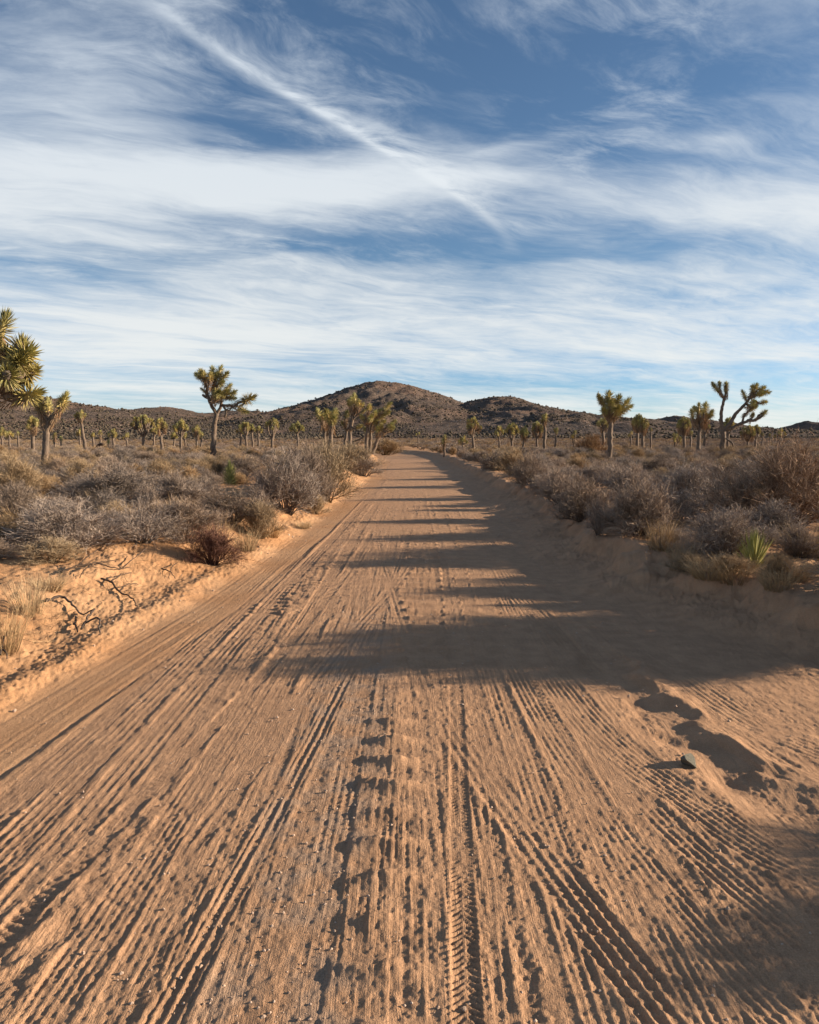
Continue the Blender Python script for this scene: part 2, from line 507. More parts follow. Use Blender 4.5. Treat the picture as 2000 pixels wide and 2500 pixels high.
# ------------------------------------------------------------------ materials
def material(name):
    m = bpy.data.materials.new(name)
    m.use_nodes = True
    t = NT(m.node_tree)
    b = m.node_tree.nodes['Principled BSDF']
    b.inputs['Roughness'].default_value = 0.95
    b.inputs['Specular IOR Level'].default_value = 0.12
    return m, t, b


def attr(t, name):
    n = t.n.new('ShaderNodeAttribute')
    n.attribute_name = name
    return n.outputs['Fac']


def objrand(t):
    return t.n.new('ShaderNodeObjectInfo').outputs['Random']


def bumpn(t, b, height, dist, strength=1.0):
    n = t.n.new('ShaderNodeBump')
    n.inputs['Strength'].default_value = strength
    n.inputs['Distance'].default_value = dist
    t._in(n.inputs['Height'], height)
    t.l.new(n.outputs[0], b.inputs['Normal'])


def sand_material():
    m, t, b = material('desert_sand')
    pos = t.n.new('ShaderNodeNewGeometry').outputs['Position']
    packed_or_shaded = attr(t, 'packed_or_shaded')
    hard = attr(t, 'hard')
    big = t.noise(pos, 0.9, 4, 0.55)
    mid = t.noise(pos, 6.0, 5, 0.6)
    fine_ = t.noise(pos, 160.0, 3, 0.7)
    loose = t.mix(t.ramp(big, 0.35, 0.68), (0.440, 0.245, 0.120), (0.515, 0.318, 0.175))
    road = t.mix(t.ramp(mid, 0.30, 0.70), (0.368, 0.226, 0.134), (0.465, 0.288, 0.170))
    c = t.mix(packed_or_shaded, loose, road)
    c = t.mix(t.m('MULTIPLY', hard, t.ramp(mid, 0.40, 0.62)), c, (0.345, 0.240, 0.165))
    c = t.mix(t.ramp(fine_, 0.30, 0.75, 0.0, 1.0), t.mix(1.0, c, (0.80, 0.78, 0.76), 'MULTIPLY'), t.mix(1.0, c, (1.12, 1.12, 1.12), 'MULTIPLY'))
    # scattered bits of dry plant matter on the loose ground
    lit = t.noise(pos, 38.0, 4, 0.75, 1.2)
    lit = t.m('MULTIPLY', t.ramp(lit, 0.60, 0.70), t.m('SUBTRACT', 1.0, packed_or_shaded))
    c = t.mix(t.m('MULTIPLY', lit, 0.55), c, (0.16, 0.105, 0.065))
    t._in(b.inputs['Base Color'], c)
    g1 = t.noise(pos, 70.0, 4, 0.7)
    g2 = t.noise(pos, 260.0, 2, 0.6)
    sx_, sy_, sz_ = t.sep(pos)
    warp_ = t.noise(pos, 2.2, 2, 0.5)
    ln = t.noise(t.comb(t.m('ADD', sx_, t.m('MULTIPLY', warp_, 0.05)), t.m('MULTIPLY', sy_, 0.045), 0.0), 62.0, 3, 0.6)
    ln = t.m('MULTIPLY', t.m('ABSOLUTE', t.m('SUBTRACT', ln, 0.5)), t.m('MULTIPLY', packed_or_shaded, 1.35))
    bumpn(t, b, t.m('ADD', t.m('ADD', g1, t.m('MULTIPLY', g2, 0.5)), ln), 0.006, 1.0)
    return m


def twig_material(name, base, tip, var=0.25, dark=None):
    m, t, b = material(name)
    tp = attr(t, 'tip')
    r = objrand(t)
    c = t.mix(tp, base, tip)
    k = t.ramp(r, 0.0, 1.0, 1.0 - var, 1.0 + var, False)
    hue = t.mix(t.m('FRACT', t.m('MULTIPLY', r, 7.31)), (1.06, 0.98, 0.88), (0.95, 1.0, 1.06))
    c = t.mix(1.0, c, hue, 'MULTIPLY')
    nd = t.n.new('ShaderNodeVectorMath')
    nd.operation = 'SCALE'
    t.l.new(c, nd.inputs[0])
    t.l.new(k, nd.inputs['Scale'])
    t.l.new(nd.outputs[0], b.inputs['Base Color'])
    return m


M_SAND = sand_material()
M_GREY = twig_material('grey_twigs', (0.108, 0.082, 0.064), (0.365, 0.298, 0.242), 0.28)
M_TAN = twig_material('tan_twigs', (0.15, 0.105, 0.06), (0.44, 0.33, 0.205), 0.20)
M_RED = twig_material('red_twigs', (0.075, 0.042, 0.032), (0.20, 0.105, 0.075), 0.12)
M_THORN = twig_material('thorn_twigs', (0.095, 0.068, 0.050), (0.40, 0.30, 0.225), 0.1)
M_ORANGE = twig_material('rust_twigs', (0.14, 0.092, 0.055), (0.37, 0.245, 0.140), 0.15)
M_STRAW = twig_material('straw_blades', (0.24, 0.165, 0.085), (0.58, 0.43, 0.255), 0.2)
M_DEADWOOD = twig_material('dead_wood', (0.055, 0.040, 0.032), (0.11, 0.082, 0.062), 0.2)
M_YUCCA = twig_material('yucca_leaf', (0.30, 0.27, 0.10), (0.24, 0.26, 0.075), 0.15)
M_LEAF = twig_material('joshua_leaf', (0.42, 0.345, 0.14), (0.285, 0.28, 0.10), 0.25)
for _m in (M_LEAF, M_YUCCA):
    _m.node_tree.nodes['Principled BSDF'].inputs['Roughness'].default_value = 0.5
    _m.node_tree.nodes['Principled BSDF'].inputs['Specular IOR Level'].default_value = 0.4
M_SHAG = twig_material('dead_leaf', (0.30, 0.20, 0.12), (0.40, 0.29, 0.185), 0.2)


def bark_material():
    m, t, b = material('joshua_bark')
    pos = t.n.new('ShaderNodeTexCoord').outputs['Object']
    x, y, z = t.sep(pos)
    n1 = t.noise(t.comb(t.m('MULTIPLY', x, 14.0), t.m('MULTIPLY', y, 14.0), t.m('MULTIPLY', z, 4.5)), 1.0, 5, 0.65, 0.6)
    n2 = t.noise(pos, 2.3, 3, 0.5)
    c = t.mix(t.ramp(n1, 0.30, 0.70), (0.075, 0.056, 0.042), (0.225, 0.168, 0.122))
    c = t.mix(t.ramp(n2, 0.40, 0.65, 0.0, 0.5), c, (0.17, 0.145, 0.122))
    t._in(b.inputs['Base Color'], c)
    bumpn(t, b, n1, 0.03, 0.9)
    return m


def stone_material(name, a, c2, sc=9.0):
    m, t, b = material(name)
    pos = t.n.new('ShaderNodeTexCoord').outputs['Object']
    n = t.noise(pos, sc, 5, 0.65)
    c = t.mix(t.ramp(n, 0.35, 0.68), a, c2)
    k = t.ramp(objrand(t), 0, 1, 0.75, 1.15, False)
    nd = t.n.new('ShaderNodeVectorMath')
    nd.operation = 'SCALE'
    t.l.new(c, nd.inputs[0])
    t.l.new(k, nd.inputs['Scale'])
    t.l.new(nd.outputs[0], b.inputs['Base Color'])
    bumpn(t, b, n, 0.02, 0.6)
    return m


M_BARK = bark_material()
M_STONE = stone_material('grey_green_stone', (0.14, 0.136, 0.112), (0.27, 0.265, 0.215), 40)
M_PEBBLE = stone_material('pale_pebble', (0.42, 0.29, 0.20), (0.66, 0.52, 0.41), 60)
M_BOULDER = stone_material('hill_boulder', (0.16, 0.12, 0.094), (0.27, 0.21, 0.17), 0.6)


def hill_material(name, a, c2, red):
    m, t, b = material(name)
    pos = t.n.new('ShaderNodeNewGeometry').outputs['Position']
    n1 = t.noise(pos, 0.010, 5, 0.6)
    n2 = t.noise(pos, 0.16, 6, 0.72)
    n3 = t.noise(pos, 0.6, 3, 0.7)
    c = t.mix(t.ramp(n2, 0.36, 0.62), a, c2)
    c = t.mix(t.ramp(n1, 0.48, 0.62, 0.0, 0.8), c, red)  # broad reddish patches put sunlit and shaded variation into the hill colour
    c = t.mix(t.ramp(n3, 0.50, 0.64, 0.0, 0.75), c, (0.060, 0.052, 0.038))
    t._in(b.inputs['Base Color'], c)
    bumpn(t, b, t.m('ADD', n2, t.m('MULTIPLY', n3, 0.4)), 4.0, 1.0)
    return m


M_HILL = hill_material('rocky_hill', (0.080, 0.062, 0.051), (0.150, 0.113, 0.090), (0.190, 0.126, 0.092))
M_HILLBUSH = twig_material('hill_bush', (0.060, 0.050, 0.038), (0.11, 0.090, 0.066), 0.3)

# ------------------------------------------------------------------ ground and road
rows = [-25, -18, -12, -8, -5, -3, -1.5, -0.5, 0.2, 0.7, 1.1, 1.35, 1.5]
while rows[-1] < 160:
    y_ = max(rows[-1], 2.0)
    rows.append(rows[-1] + 0.0052 * (y_ / 2.0) ** 1.36)
st_ = 3.0
while rows[-1] < 9000:
    rows.append(rows[-1] + st_)
    st_ *= 1.13
rows = np.array(rows)
uc = list(np.arange(-0.30, 0.3001, 0.00098))
du, u_ = 0.00098, 0.30
outer = []
while u_ < 1.0:
    du = min(du * 1.02, 0.012)
    u_ += du
    outer.append(u_)
while u_ < 9.0:
    du *= 1.35
    u_ += du
    outer.append(u_)
cols = np.array([-v for v in reversed(outer)] + uc + outer)
GW = np.maximum(rows + 3.5, 4.8)
GX = cols[None, :] * GW[:, None]
GY = np.repeat(rows[:, None], len(cols), 1)
gx, gy = GX.ravel(), GY.ravel()
GZ = macro(gx, gy)
dl_, dr_ = edges(gx, gy)
onroad = sst(0.10, -0.25, dl_) * sst(0.25, -0.10, dr_)
nearm = (gy > 0.5) & (gy < 62) & (gx > TL(gy) - 1.2) & (gx < TR(gy) + 1.2)
mic = np.zeros_like(gx)
mic[nearm] = micro(gx[nearm].copy(), gy[nearm].copy()) * np.clip(onroad[nearm] * 1.2, 0, 1)
# crumbly banks
bk = (gy > 0.5) & (gy < 40) & (np.abs(gx) < 12)
ro = np.clip(1 - onroad[bk], 0, 1)
X_, Y_ = gx[bk], gy[bk]
cl = fbm(X_ * 9, Y_ * 9, 4, 2, 0.6)
mic[bk] += ro * (0.034 * (cl - 0.5) + 0.020 * (fbm(X_ * 40, Y_ * 40, 2, 1) - 0.5) + 0.05 * np.maximum(fbm(X_ * 22, Y_ * 22, 3, 5, 0.6) - 0.55, 0)) * sst(40, 15, Y_)
GZ = GZ + mic
nc, nr = len(cols), len(rows)
idx = np.arange(nr * nc, dtype=np.int32).reshape(nr, nc)
Q = np.stack([idx[:-1, :-1], idx[:-1, 1:], idx[1:, 1:], idx[1:, :-1]], -1).reshape(-1, 4)
fcx = gx[Q].mean(1)
fcy = gy[Q].mean(1)
isroad = (fcx > TL(fcy)) & (fcx < TR(fcy)) & (fcy < 190) & (fcy > -24)
hard_a = sst(-0.75, -0.55, gx) * sst(-0.05, -0.25, gx) * sst(9, 5, gy)
onroad = np.maximum(onroad, sst(1.5, 0.7, dr_) * (gx > 0) * (dl_ < -1))  # right bank's shade deepened in its colour: soil takes the darker road tone
onroad = onroad * (0.30 + 0.70 * sst(0.45, 0.80, gx - TL(gy)))
V_ = np.stack([gx, gy, GZ], -1)


def submesh(name, sel):
    q = Q[sel]
    used = np.unique(q)
    remap = np.full(len(V_), -1, np.int32)
    remap[used] = np.arange(len(used), dtype=np.int32)
    me = np_mesh(name, V_[used], remap[q])
    fattr(me, 'packed_or_shaded', np.clip(onroad[used], 0, 1))
    fattr(me, 'hard', hard_a[used])
    me.materials.append(M_SAND)
    return me


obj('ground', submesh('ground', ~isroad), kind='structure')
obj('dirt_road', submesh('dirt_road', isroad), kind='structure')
del Q, V_, mic

# ------------------------------------------------------------------ hills


def ridge_hill(name, pts, D, front, back, seed, rough=1.0, nx=260, ny=110, x_margin=0.0):
    """pts: (photo x, photo row) along the crest; crest stands D metres away."""
    pr = [at(a, b, D) for a, b in pts]
    xs = np.array([p[0] for p in pr])
    hs = np.array([p[2] for p in pr])
    gx_ = np.linspace(xs[0], xs[-1], nx)
    H = np.interp(gx_, xs, hs)
    ker = np.hanning(7)
    ker /= ker.sum()
    H = np.convolve(np.pad(H, 3, mode='edge'), ker, mode='valid')
    v = np.linspace(-1, 1, ny)
    yy = np.where(v < 0, D + v * front, D + v * back)
    X, Y = np.meshgrid(gx_, yy)
    A = np.abs(np.repeat(v[:, None], nx, 1))
    prof = np.clip(1 - A, 0, 1)
    spur = fbm(X / (front * 0.30), Y / (front * 0.45), 4, seed)
    prof = prof ** (0.85 + 1.1 * (spur - 0.35))
    wob = (spur - 0.5) * 0.42 * np.sin(np.pi * np.clip(1 - A, 0, 1))
    Z = H[None, :] * np.clip(prof + wob, 0, 1.0)
    gul = np.abs(2 * fbm(X / (front * 0.11), Y / (front * 0.30), 4, seed + 2, 0.55) - 1)
    Z -= H[None, :] * 0.20 * np.clip(0.28 - gul, 0, 1) * 1.9 * np.sin(np.pi * np.clip(1 - A, 0, 1))
    n = fbm(X / 14, Y / 14, 5, seed + 1, 0.6) - 0.5
    Z += rough * n * np.clip(H[None, :] * 0.16, 0.6, 7) * np.clip((1 - A) * 4, 0, 1)
    Z -= 1.2 * (A > 0.995)
    idx = np.arange(nx * ny, dtype=np.int32).reshape(ny, nx)
    q = np.stack([idx[:-1, :-1], idx[:-1, 1:], idx[1:, 1:], idx[1:, :-1]], -1).reshape(-1, 4)
    me = np_mesh(name, np.stack([X.ravel(), Y.ravel(), Z.ravel()], -1), q)
    me.materials.append(M_HILL)
    o = obj(name, me, kind='structure')
    return (gx_, yy, Z)


HILLS = []
HILLS.append(ridge_hill('central_hill', [(520, 1050), (600, 1022), (690, 1004), (750, 985), (830, 954), (880, 938), (925, 928), (1000, 939), (1070, 962), (1125, 983),
                                          (1180, 1000), (1240, 1018), (1330, 1035), (1420, 1050)], 1150, 780, 500, 1, 1.0, 320, 170))
HILLS.append(ridge_hill('right_hill', [(1000, 1060), (1060, 1030), (1120, 990), (1165, 974), (1205, 967), (1250, 971), (1310, 990), (1380, 1004), (1450, 1020), (1520, 1030),
                                        (1600, 1040), (1700, 1054), (1800, 1062)], 820, 520, 300, 3, 1.0, 300, 140))
HILLS.append(ridge_hill('far_right_ridge', [(1300, 1040), (1350, 1008), (1420, 1010), (1500, 1018), (1560, 1021), (1600, 1024), (1640, 1014), (1665, 1019), (1700, 1035), (1760, 1050),
                                             (1860, 1060), (1960, 1064)], 1300, 500, 300, 4, 1.0, 240, 90))
HILLS.append(ridge_hill('left_hill', [(-700, 930), (-300, 940), (-60, 950), (60, 955), (150, 976), (220, 990), (260, 994), (300, 1002), (350, 998), (410, 992), (450, 1000), (490, 1008),
                                       (560, 1024), (650, 1034), (760, 1046), (900, 1058)], 620, 400, 260, 2, 1.0, 360, 130))
HILLS.append(ridge_hill('far_left_ridge', [(380, 1040), (440, 1022), (500, 1008), (550, 1001), (600, 1000), (640, 1006), (690, 1004), (740, 1010), (800, 1025)], 1700, 500, 300, 5, 1.0, 160, 70))
HILLS.append(ridge_hill('far_butte', [(1880, 1062), (1920, 1045), (1950, 1032), (1968, 1027), (1990, 1031), (2040, 1045), (2120, 1050), (2250, 1062)], 2200, 500, 300, 6, 1.0, 140, 60))


def hill_z(x, y):
    z = np.zeros_like(x)
    for gx_, yy, Z in HILLS:
        fx_ = np.interp(x, gx_, np.arange(len(gx_)), left=-1, right=-1)
        fy_ = np.interp(y, yy, np.arange(len(yy)), left=-1, right=-1)
        ok = (fx_ >= 0) & (fy_ >= 0)
        zi = Z[np.clip(fy_.round().astype(int), 0, len(yy) - 1), np.clip(fx_.round().astype(int), 0, len(gx_) - 1)]
        z = np.where(ok, np.maximum(z, zi), z)
    return z


def ico(sub=0):
    t = (1 + 5 ** .5) / 2
    V = np.array([(-1, t, 0), (1, t, 0), (-1, -t, 0), (1, -t, 0), (0, -1, t), (0, 1, t), (0, -1, -t), (0, 1, -t), (t, 0, -1), (t, 0, 1), (-t, 0, -1), (-t, 0, 1)], float)
    F = np.array([(0, 11, 5), (0, 5, 1), (0, 1, 7), (0, 7, 10), (0, 10, 11), (1, 5, 9), (5, 11, 4), (11, 10, 2), (10, 7, 6), (7, 1, 8),
                  (3, 9, 4), (3, 4, 2), (3, 2, 6), (3, 6, 8), (3, 8, 9), (4, 9, 5), (2, 4, 11), (6, 2, 10), (8, 6, 7), (9, 8, 1)])
    V /= np.linalg.norm(V[0])
    for _ in range(sub):
        mid, nf, V = {}, [], list(V)

        def mp(a, b):
            k = (min(a, b), max(a, b))
            if k not in mid:
                p = (V[a] + V[b]) / 2
                V.append(p / np.linalg.norm(p))
                mid[k] = len(V) - 1
            return mid[k]
        for a, b, c in F:
            ab, bc, ca = mp(a, b), mp(b, c), mp(c, a)
            nf += [(a, ab, ca), (b, bc, ab), (c, ca, bc), (ab, bc, ca)]
        F = np.array(nf)
        V = np.array(V)
    return np.array(V), F


def scatter_blobs(name, xs, ys, zs, size, flat, mat, seed, tipcol=False, smooth=True, **props):
    r = np.random.default_rng(seed)
    V0 = np.array([(1, 0, 0), (.31, .95, 0), (-.81, .59, 0), (-.81, -.59, 0), (.31, -.95, 0), (0, 0, 1.0), (0, 0, -.5)])
    F0 = np.array([(i, (i + 1) % 5, 5) for i in range(5)] + [((i + 1) % 5, i, 6) for i in range(5)])
    n = len(xs)
    jit = 1 + 0.35 * (r.random((n, len(V0), 1)) - 0.5)
    a = r.random(n) * 6.28
    ca, sa = np.cos(a), np.sin(a)
    sx = size * (0.7 + 0.6 * r.random(n))
    sy = size * (0.7 + 0.6 * r.random(n))
    sz = size * flat * (0.6 + 0.8 * r.random(n))
    L = V0[None] * jit
    x = L[..., 0] * sx[:, None]
    y = L[..., 1] * sy[:, None]
    z = L[..., 2] * sz[:, None]
    V = np.stack([xs[:, None] + x * ca[:, None] - y * sa[:, None], ys[:, None] + x * sa[:, None] + y * ca[:, None], zs[:, None] + z + (sz * 0.35)[:, None]], -1)
    F = (F0[None] + (np.arange(n) * len(V0))[:, None, None]).reshape(-1, 3)
    me = np_mesh(name, V.reshape(-1, 3), F, smooth)
    if tipcol:
        fattr(me, 'tip', np.repeat(r.random(n), len(V0)))
    me.materials.append(mat)
    return obj(name, me, **props)


def hill_points(n, seed, ymin, ymax):
    r = np.random.default_rng(seed)
    y = 1.0 / (1 / ymax + r.random(n) * (1 / ymin - 1 / ymax))
    x = (r.random(n) * 1.5 - 0.75) * y
    z = hill_z(x, y)
    k = z > 0.3
    return x[k], y[k], z[k]


hx, hy, hz = hill_points(110000, 5, 215, 1500)
keep = np.random.default_rng(8).random(len(hx)) < sst(0.34, 0.66, fbm(hx / 55, hy / 90, 4, 3))
hx, hy, hz = hx[keep], hy[keep], hz[keep]
hr_ = np.random.default_rng(3).random(len(hx))
scatter_blobs('hill_bushes', hx, hy, hz, np.clip(0.30 + 0.0006 * hy, 0.35, 1.1) * (0.6 + 1.5 * hr_ ** 3), 0.75, M_HILLBUSH, 21, True,
              kind='stuff', label='dark desert scrub dotted over the rocky hillsides', category='scrub')
hx, hy, hz = hill_points(40000, 6, 230, 1500)
keep = fbm(hx / 40, hy / 60, 4, 2) > 0.58
hx, hy, hz = hx[keep], hy[keep], hz[keep]
scatter_blobs('hill_boulders', hx, hy, hz, np.clip(0.25 + 0.0007 * hy, 0.3, 1.1) * (0.30 + 1.2 * np.random.default_rng(4).random(len(hx)) ** 3), 0.7, M_BOULDER, 22, False, False,
              kind='stuff', label='pale boulders strewn over the rocky hillsides', category='boulders')


# ------------------------------------------------------------------ plant builders
def unit(v):
    return v / np.maximum(np.linalg.norm(v, axis=-1, keepdims=True), 1e-9)


class Soup:
    """Collects ribbons, tubes and blades and turns them into one mesh."""
    def __init__(self, seed=0):
        self.V, self.T, self.Q3, self.Q4, self.n = [], [], [], [], 0
        self.r = np.random.default_rng(seed)

    def ribbons(self, p0, d, L, w, bend=None, t0=0.0, t1=1.0):
        n = len(p0)
        d = unit(d)
        if bend is None:
            bend = self.r.normal(0, 0.25, (n, 3))
        s = unit(np.cross(d, self.r.normal(0, 1, (n, 3))))
        L = np.broadcast_to(np.asarray(L, float), (n,))[:, None]
        w = np.broadcast_to(np.asarray(w, float), (n,))[:, None] * 0.5
        m = p0 + d * L * 0.5 + bend * L * 0.12
        e = p0 + d * L + bend * L * 0.5
        V = np.stack([p0 - s * w, p0 + s * w, m + s * w * .8, m - s * w * .8, e], 1)
        base = self.n + np.arange(n) * 5
        self.Q4.append(np.stack([base, base + 1, base + 2, base + 3], -1))
        self.Q3.append(np.stack([base + 3, base + 2, base + 4], -1))
        t0 = np.broadcast_to(np.asarray(t0, float), (n,))
        t1 = np.broadcast_to(np.asarray(t1, float), (n,))
        self.T.append(np.stack([t0, t0, (t0 + t1) / 2, (t0 + t1) / 2, t1], -1).ravel())
        self.V.append(V.reshape(-1, 3))
        self.n += 5 * n
        return m, e

    def blades(self, p0, d, L, w, fold=0.35, droop=0.0, t0=0.0, t1=1.0):
        """stiff dagger leaves: a folded, pointed blade, four faces each"""
        n = len(p0)
        d = unit(d)
        up = np.tile(np.array([0, 0, 1.0]), (n, 1)) + self.r.normal(0, .15, (n, 3))
        s = unit(np.cross(d, up))
        nn = np.cross(s, d)
        L = np.broadcast_to(np.asarray(L, float), (n,))[:, None]
        w = np.broadcast_to(np.asarray(w, float), (n,))[:, None] * 0.5
        m = p0 + d * L * 0.45
        e = p0 + d * L + np.array([0, 0, -1.0]) * L * droop
        V = np.stack([p0 - s * w * .7, p0 - nn * w * fold, p0 + s * w * .7, m - s * w, m - nn * w * fold * 2, m + s * w, e], 1)
        b = self.n + np.arange(n) * 7
        for (i, j, k, l) in ((0, 1, 4, 3), (1, 2, 5, 4)):
            self.Q4.append(np.stack([b + i, b + j, b + k, b + l], -1))
        for (i, j, k) in ((3, 4, 6), (4, 5, 6)):
            self.Q3.append(np.stack([b + i, b + j, b + k], -1))
        t0 = np.broadcast_to(np.asarray(t0, float), (n,))
        t1 = np.broadcast_to(np.asarray(t1, float), (n,))
        tm = (t0 + t1) / 2
        self.T.append(np.stack([t0, t0, t0, tm, tm, tm, t1], -1).ravel())
        self.V.append(V.reshape(-1, 3))
        self.n += 7 * n

    def tube(self, pts, rad, sides=5, t0=0.0, t1=0.3, rough=0.0, cap=True):
        pts = np.asarray(pts, float)
        rad = np.broadcast_to(np.asarray(rad, float), (len(pts),))
        tg = unit(np.gradient(pts, axis=0))
        ref = np.array([0.31, 0.17, 0.93])
        a = unit(np.cross(tg, np.where(np.abs(tg @ ref)[:, None] > .95, np.array([1.0, 0, 0]), ref)))
        for i in range(1, len(a)):
            a[i] = a[i - 1] - tg[i] * (a[i - 1] @ tg[i])
            a[i] /= np.linalg.norm(a[i])
        b = np.cross(tg, a)
        th = np.arange(sides) / sides * 2 * np.pi
        rr = rad[:, None] * (1 + rough * (self.r.random((len(pts), sides)) - 0.5))
        V = pts[:, None] + rr[..., None] * (np.cos(th)[None, :, None] * a[:, None] + np.sin(th)[None, :, None] * b[:, None])
        base = self.n
        idx = base + np.arange(len(pts) * sides).reshape(len(pts), sides)
        nx = np.roll(idx, -1, 1)
        self.Q4.append(np.stack([idx[:-1], nx[:-1], nx[1:], idx[1:]], -1).reshape(-1, 4))
        V = V.reshape(-1, 3)
        tv = np.repeat(np.linspace(t0, t1, len(pts)), sides)
        if cap:
            V = np.concatenate([V, pts[-1:] + tg[-1:] * rad[-1] * 0.7])
            tv = np.append(tv, t1)
            e = base + len(pts) * sides
            self.Q3.append(np.stack([idx[-1], nx[-1], np.full(sides, e)], -1))
        self.V.append(V)
        self.T.append(tv)
        self.n += len(V)

    def mesh(self, name, mat, smooth=False):
        F = []
        if self.Q4:
            F.append(np.concatenate(self.Q4))
        if self.Q3:
            F.append(np.concatenate(self.Q3))
        me = np_mesh(name, np.concatenate(self.V), F, smooth)
        fattr(me, 'tip', np.clip(np.concatenate(self.T), 0, 1))
        me.materials.append(mat)
        return me


def shrub_mesh(name, seed, mat, n_stem=34, n_sec=700, n_ter=4200, H=0.9, w=0.0038, openness=0.0, up=0.30, sec_len=0.26, ter_len=0.10, stem_r=0.010):
    """A twiggy desert shrub about 1 m across and H high, standing on its origin."""
    s = Soup(seed)
    r = s.r
    st_pts = []
    for i in range(n_stem):
        az = r.random() * 6.283
        el = math.radians(r.uniform(12 + 18 * openness, 84))
        R = 0.5 * r.uniform(0.55, 0.95)
        hh = H * r.uniform(0.55, 0.92)
        tip = np.array([math.cos(az) * math.cos(el) * R, math.sin(az) * math.cos(el) * R, math.sin(el) * hh])
        b0 = np.array([math.cos(az), math.sin(az), 0]) * r.uniform(0, 0.07)
        t = np.linspace(0, 1, 6)[:, None]
        p = b0 + (tip - b0) * t + np.array([0, 0, 1]) * (np.sin(t * math.pi) * r.uniform(-0.05, 0.08)) + r.normal(0, 0.012, (6, 3)) * t
        p[0, 2] = -0.05
        s.tube(p, np.linspace(stem_r * r.uniform(.7, 1.2), stem_r * 0.3, 6), 3, 0.0, 0.35, cap=False)
        st_pts.append(p)
    S = np.array(st_pts)
    k = r.integers(0, n_stem, n_sec)
    t = 0.25 + 0.75 * r.random(n_sec) ** 0.7
    f = t * 5
    i0 = np.clip(f.astype(int), 0, 4)
    fr = (f - i0)[:, None]
    p0 = S[k, i0] * (1 - fr) + S[k, i0 + 1] * fr
    sd = unit(S[k, i0 + 1] - S[k, i0])
    outd = unit(p0 * np.array([1, 1, 0.5]) + 1e-6)
    d = sd * 0.5 + outd * 0.35 + r.normal(0, 0.55, (n_sec, 3)) + np.array([0, 0, up])
    L = sec_len * (0.4 + 0.8 * r.random(n_sec))
    m, e = s.ribbons(p0, d, L, w * 1.25, t0=0.12, t1=0.65)
    q = r.integers(0, n_sec, n_ter)
    t = r.random(n_ter)[:, None]
    base = np.where(t < .5, p0[q] + (m[q] - p0[q]) * t * 2, m[q] + (e[q] - m[q]) * (t * 2 - 1))
    d3 = unit(e[q] - p0[q]) * 0.7 + r.normal(0, 0.6, (n_ter, 3)) + np.array([0, 0, up * 0.9])
    L3 = ter_len * (0.35 + 0.9 * r.random(n_ter))
    keep = np.linalg.norm((base + d3 * L3[:, None] * 0.5) / np.array([0.56, 0.56, H * 1.02]), axis=1) < 1.12
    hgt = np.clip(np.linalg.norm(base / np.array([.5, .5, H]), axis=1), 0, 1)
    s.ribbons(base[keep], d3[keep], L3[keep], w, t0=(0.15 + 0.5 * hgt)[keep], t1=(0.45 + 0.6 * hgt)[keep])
    me = s.mesh(name, mat)
    # nothing below ground level
    co = np.empty(len(me.vertices) * 3, np.float32)
    me.vertices.foreach_get('co', co)
    co = co.reshape(-1, 3)
    co[:, 2] = np.maximum(co[:, 2], -0.05)
    me.vertices.foreach_set('co', co.ravel())
    return me


def tuft_mesh(name, seed, mat, n=260, H=0.5, spread=0.5, w=0.005):
    s = Soup(seed)
    r = s.r
    az = r.random(n) * 6.283
    b = np.stack([np.cos(az), np.sin(az), np.zeros(n)], -1) * (r.random(n) ** .6 * 0.16)[:, None]
    b[:, 2] = -0.03
    lean = r.random(n) * spread
    d = np.stack([np.cos(az) * lean, np.sin(az) * lean, np.ones(n)], -1) + r.normal(0, .10, (n, 3))
    L = H * (0.45 + 0.6 * r.random(n))
    bend = np.stack([np.cos(az), np.sin(az), -0.5 * np.ones(n)], -1) * (0.1 + 0.7 * r.random(n)[:, None] * spread) + r.normal(0, .15, (n, 3))
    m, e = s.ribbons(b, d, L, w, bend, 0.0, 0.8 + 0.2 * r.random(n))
    k = r.integers(0, n, n // 2)
    s.ribbons(m[k], unit(e[k] - m[k]) + r.normal(0, .35, (len(k), 3)), H * .28, w * .8, None, .5, 1.0)
    return s.mesh(name, mat)


def yucca_mesh(name, seed, mat, n=80, L=0.5, w=0.032, lo=22, tall=0.0):
    s = Soup(seed)
    r = s.r
    az = np.arange(n) * 2.39996 + r.normal(0, .1, n)
    q = np.arange(n) / n
    el = np.radians(lo + (88 - lo) * q ** 0.8 + r.normal(0, 4, n))
    d = np.stack([np.cos(az) * np.cos(el), np.sin(az) * np.cos(el), np.sin(el)], -1)
    p = d * 0.03
    p[:, 2] = q * (0.06 + tall)
    s.blades(p, d, L * (0.75 + 0.35 * r.random(n)), w, 0.5, 0.0, 0.0, 1.0)
    return s.mesh(name, mat)


def rosette_mesh(name, seed, n=110, leaf=0.20, length=0.36, w=0.020):
    """leaf head of a Joshua tree around +Z; origin where it joins the branch"""
    s = Soup(seed)
    r = s.r
    az = np.arange(n) * 2.39996 + r.normal(0, .15, n)
    q = (np.arange(n) + r.random(n)) / n
    el = np.radians(-62 + 146 * q ** 0.85 + r.normal(0, 8, n))
    d = np.stack([np.cos(az) * np.cos(el), np.sin(az) * np.cos(el), np.sin(el)], -1)
    p = d * 0.03
    p[:, 2] = length * (q * 0.9)
    s.blades(p, d, leaf * (0.8 + 0.35 * r.random(n)) * (1 - 0.15 * q), w, 0.45, 0.0, np.clip(q * 1.1 - 0.1, 0, 1) * 0.6, 0.25 + 0.75 * q)
    s.tube([(0, 0, -0.02), (0, 0, length * .5), (0, 0, length * .9)], [0.06, 0.05, 0.02], 6, 0.0, 0.0)
    return s.mesh(name, M_LEAF)


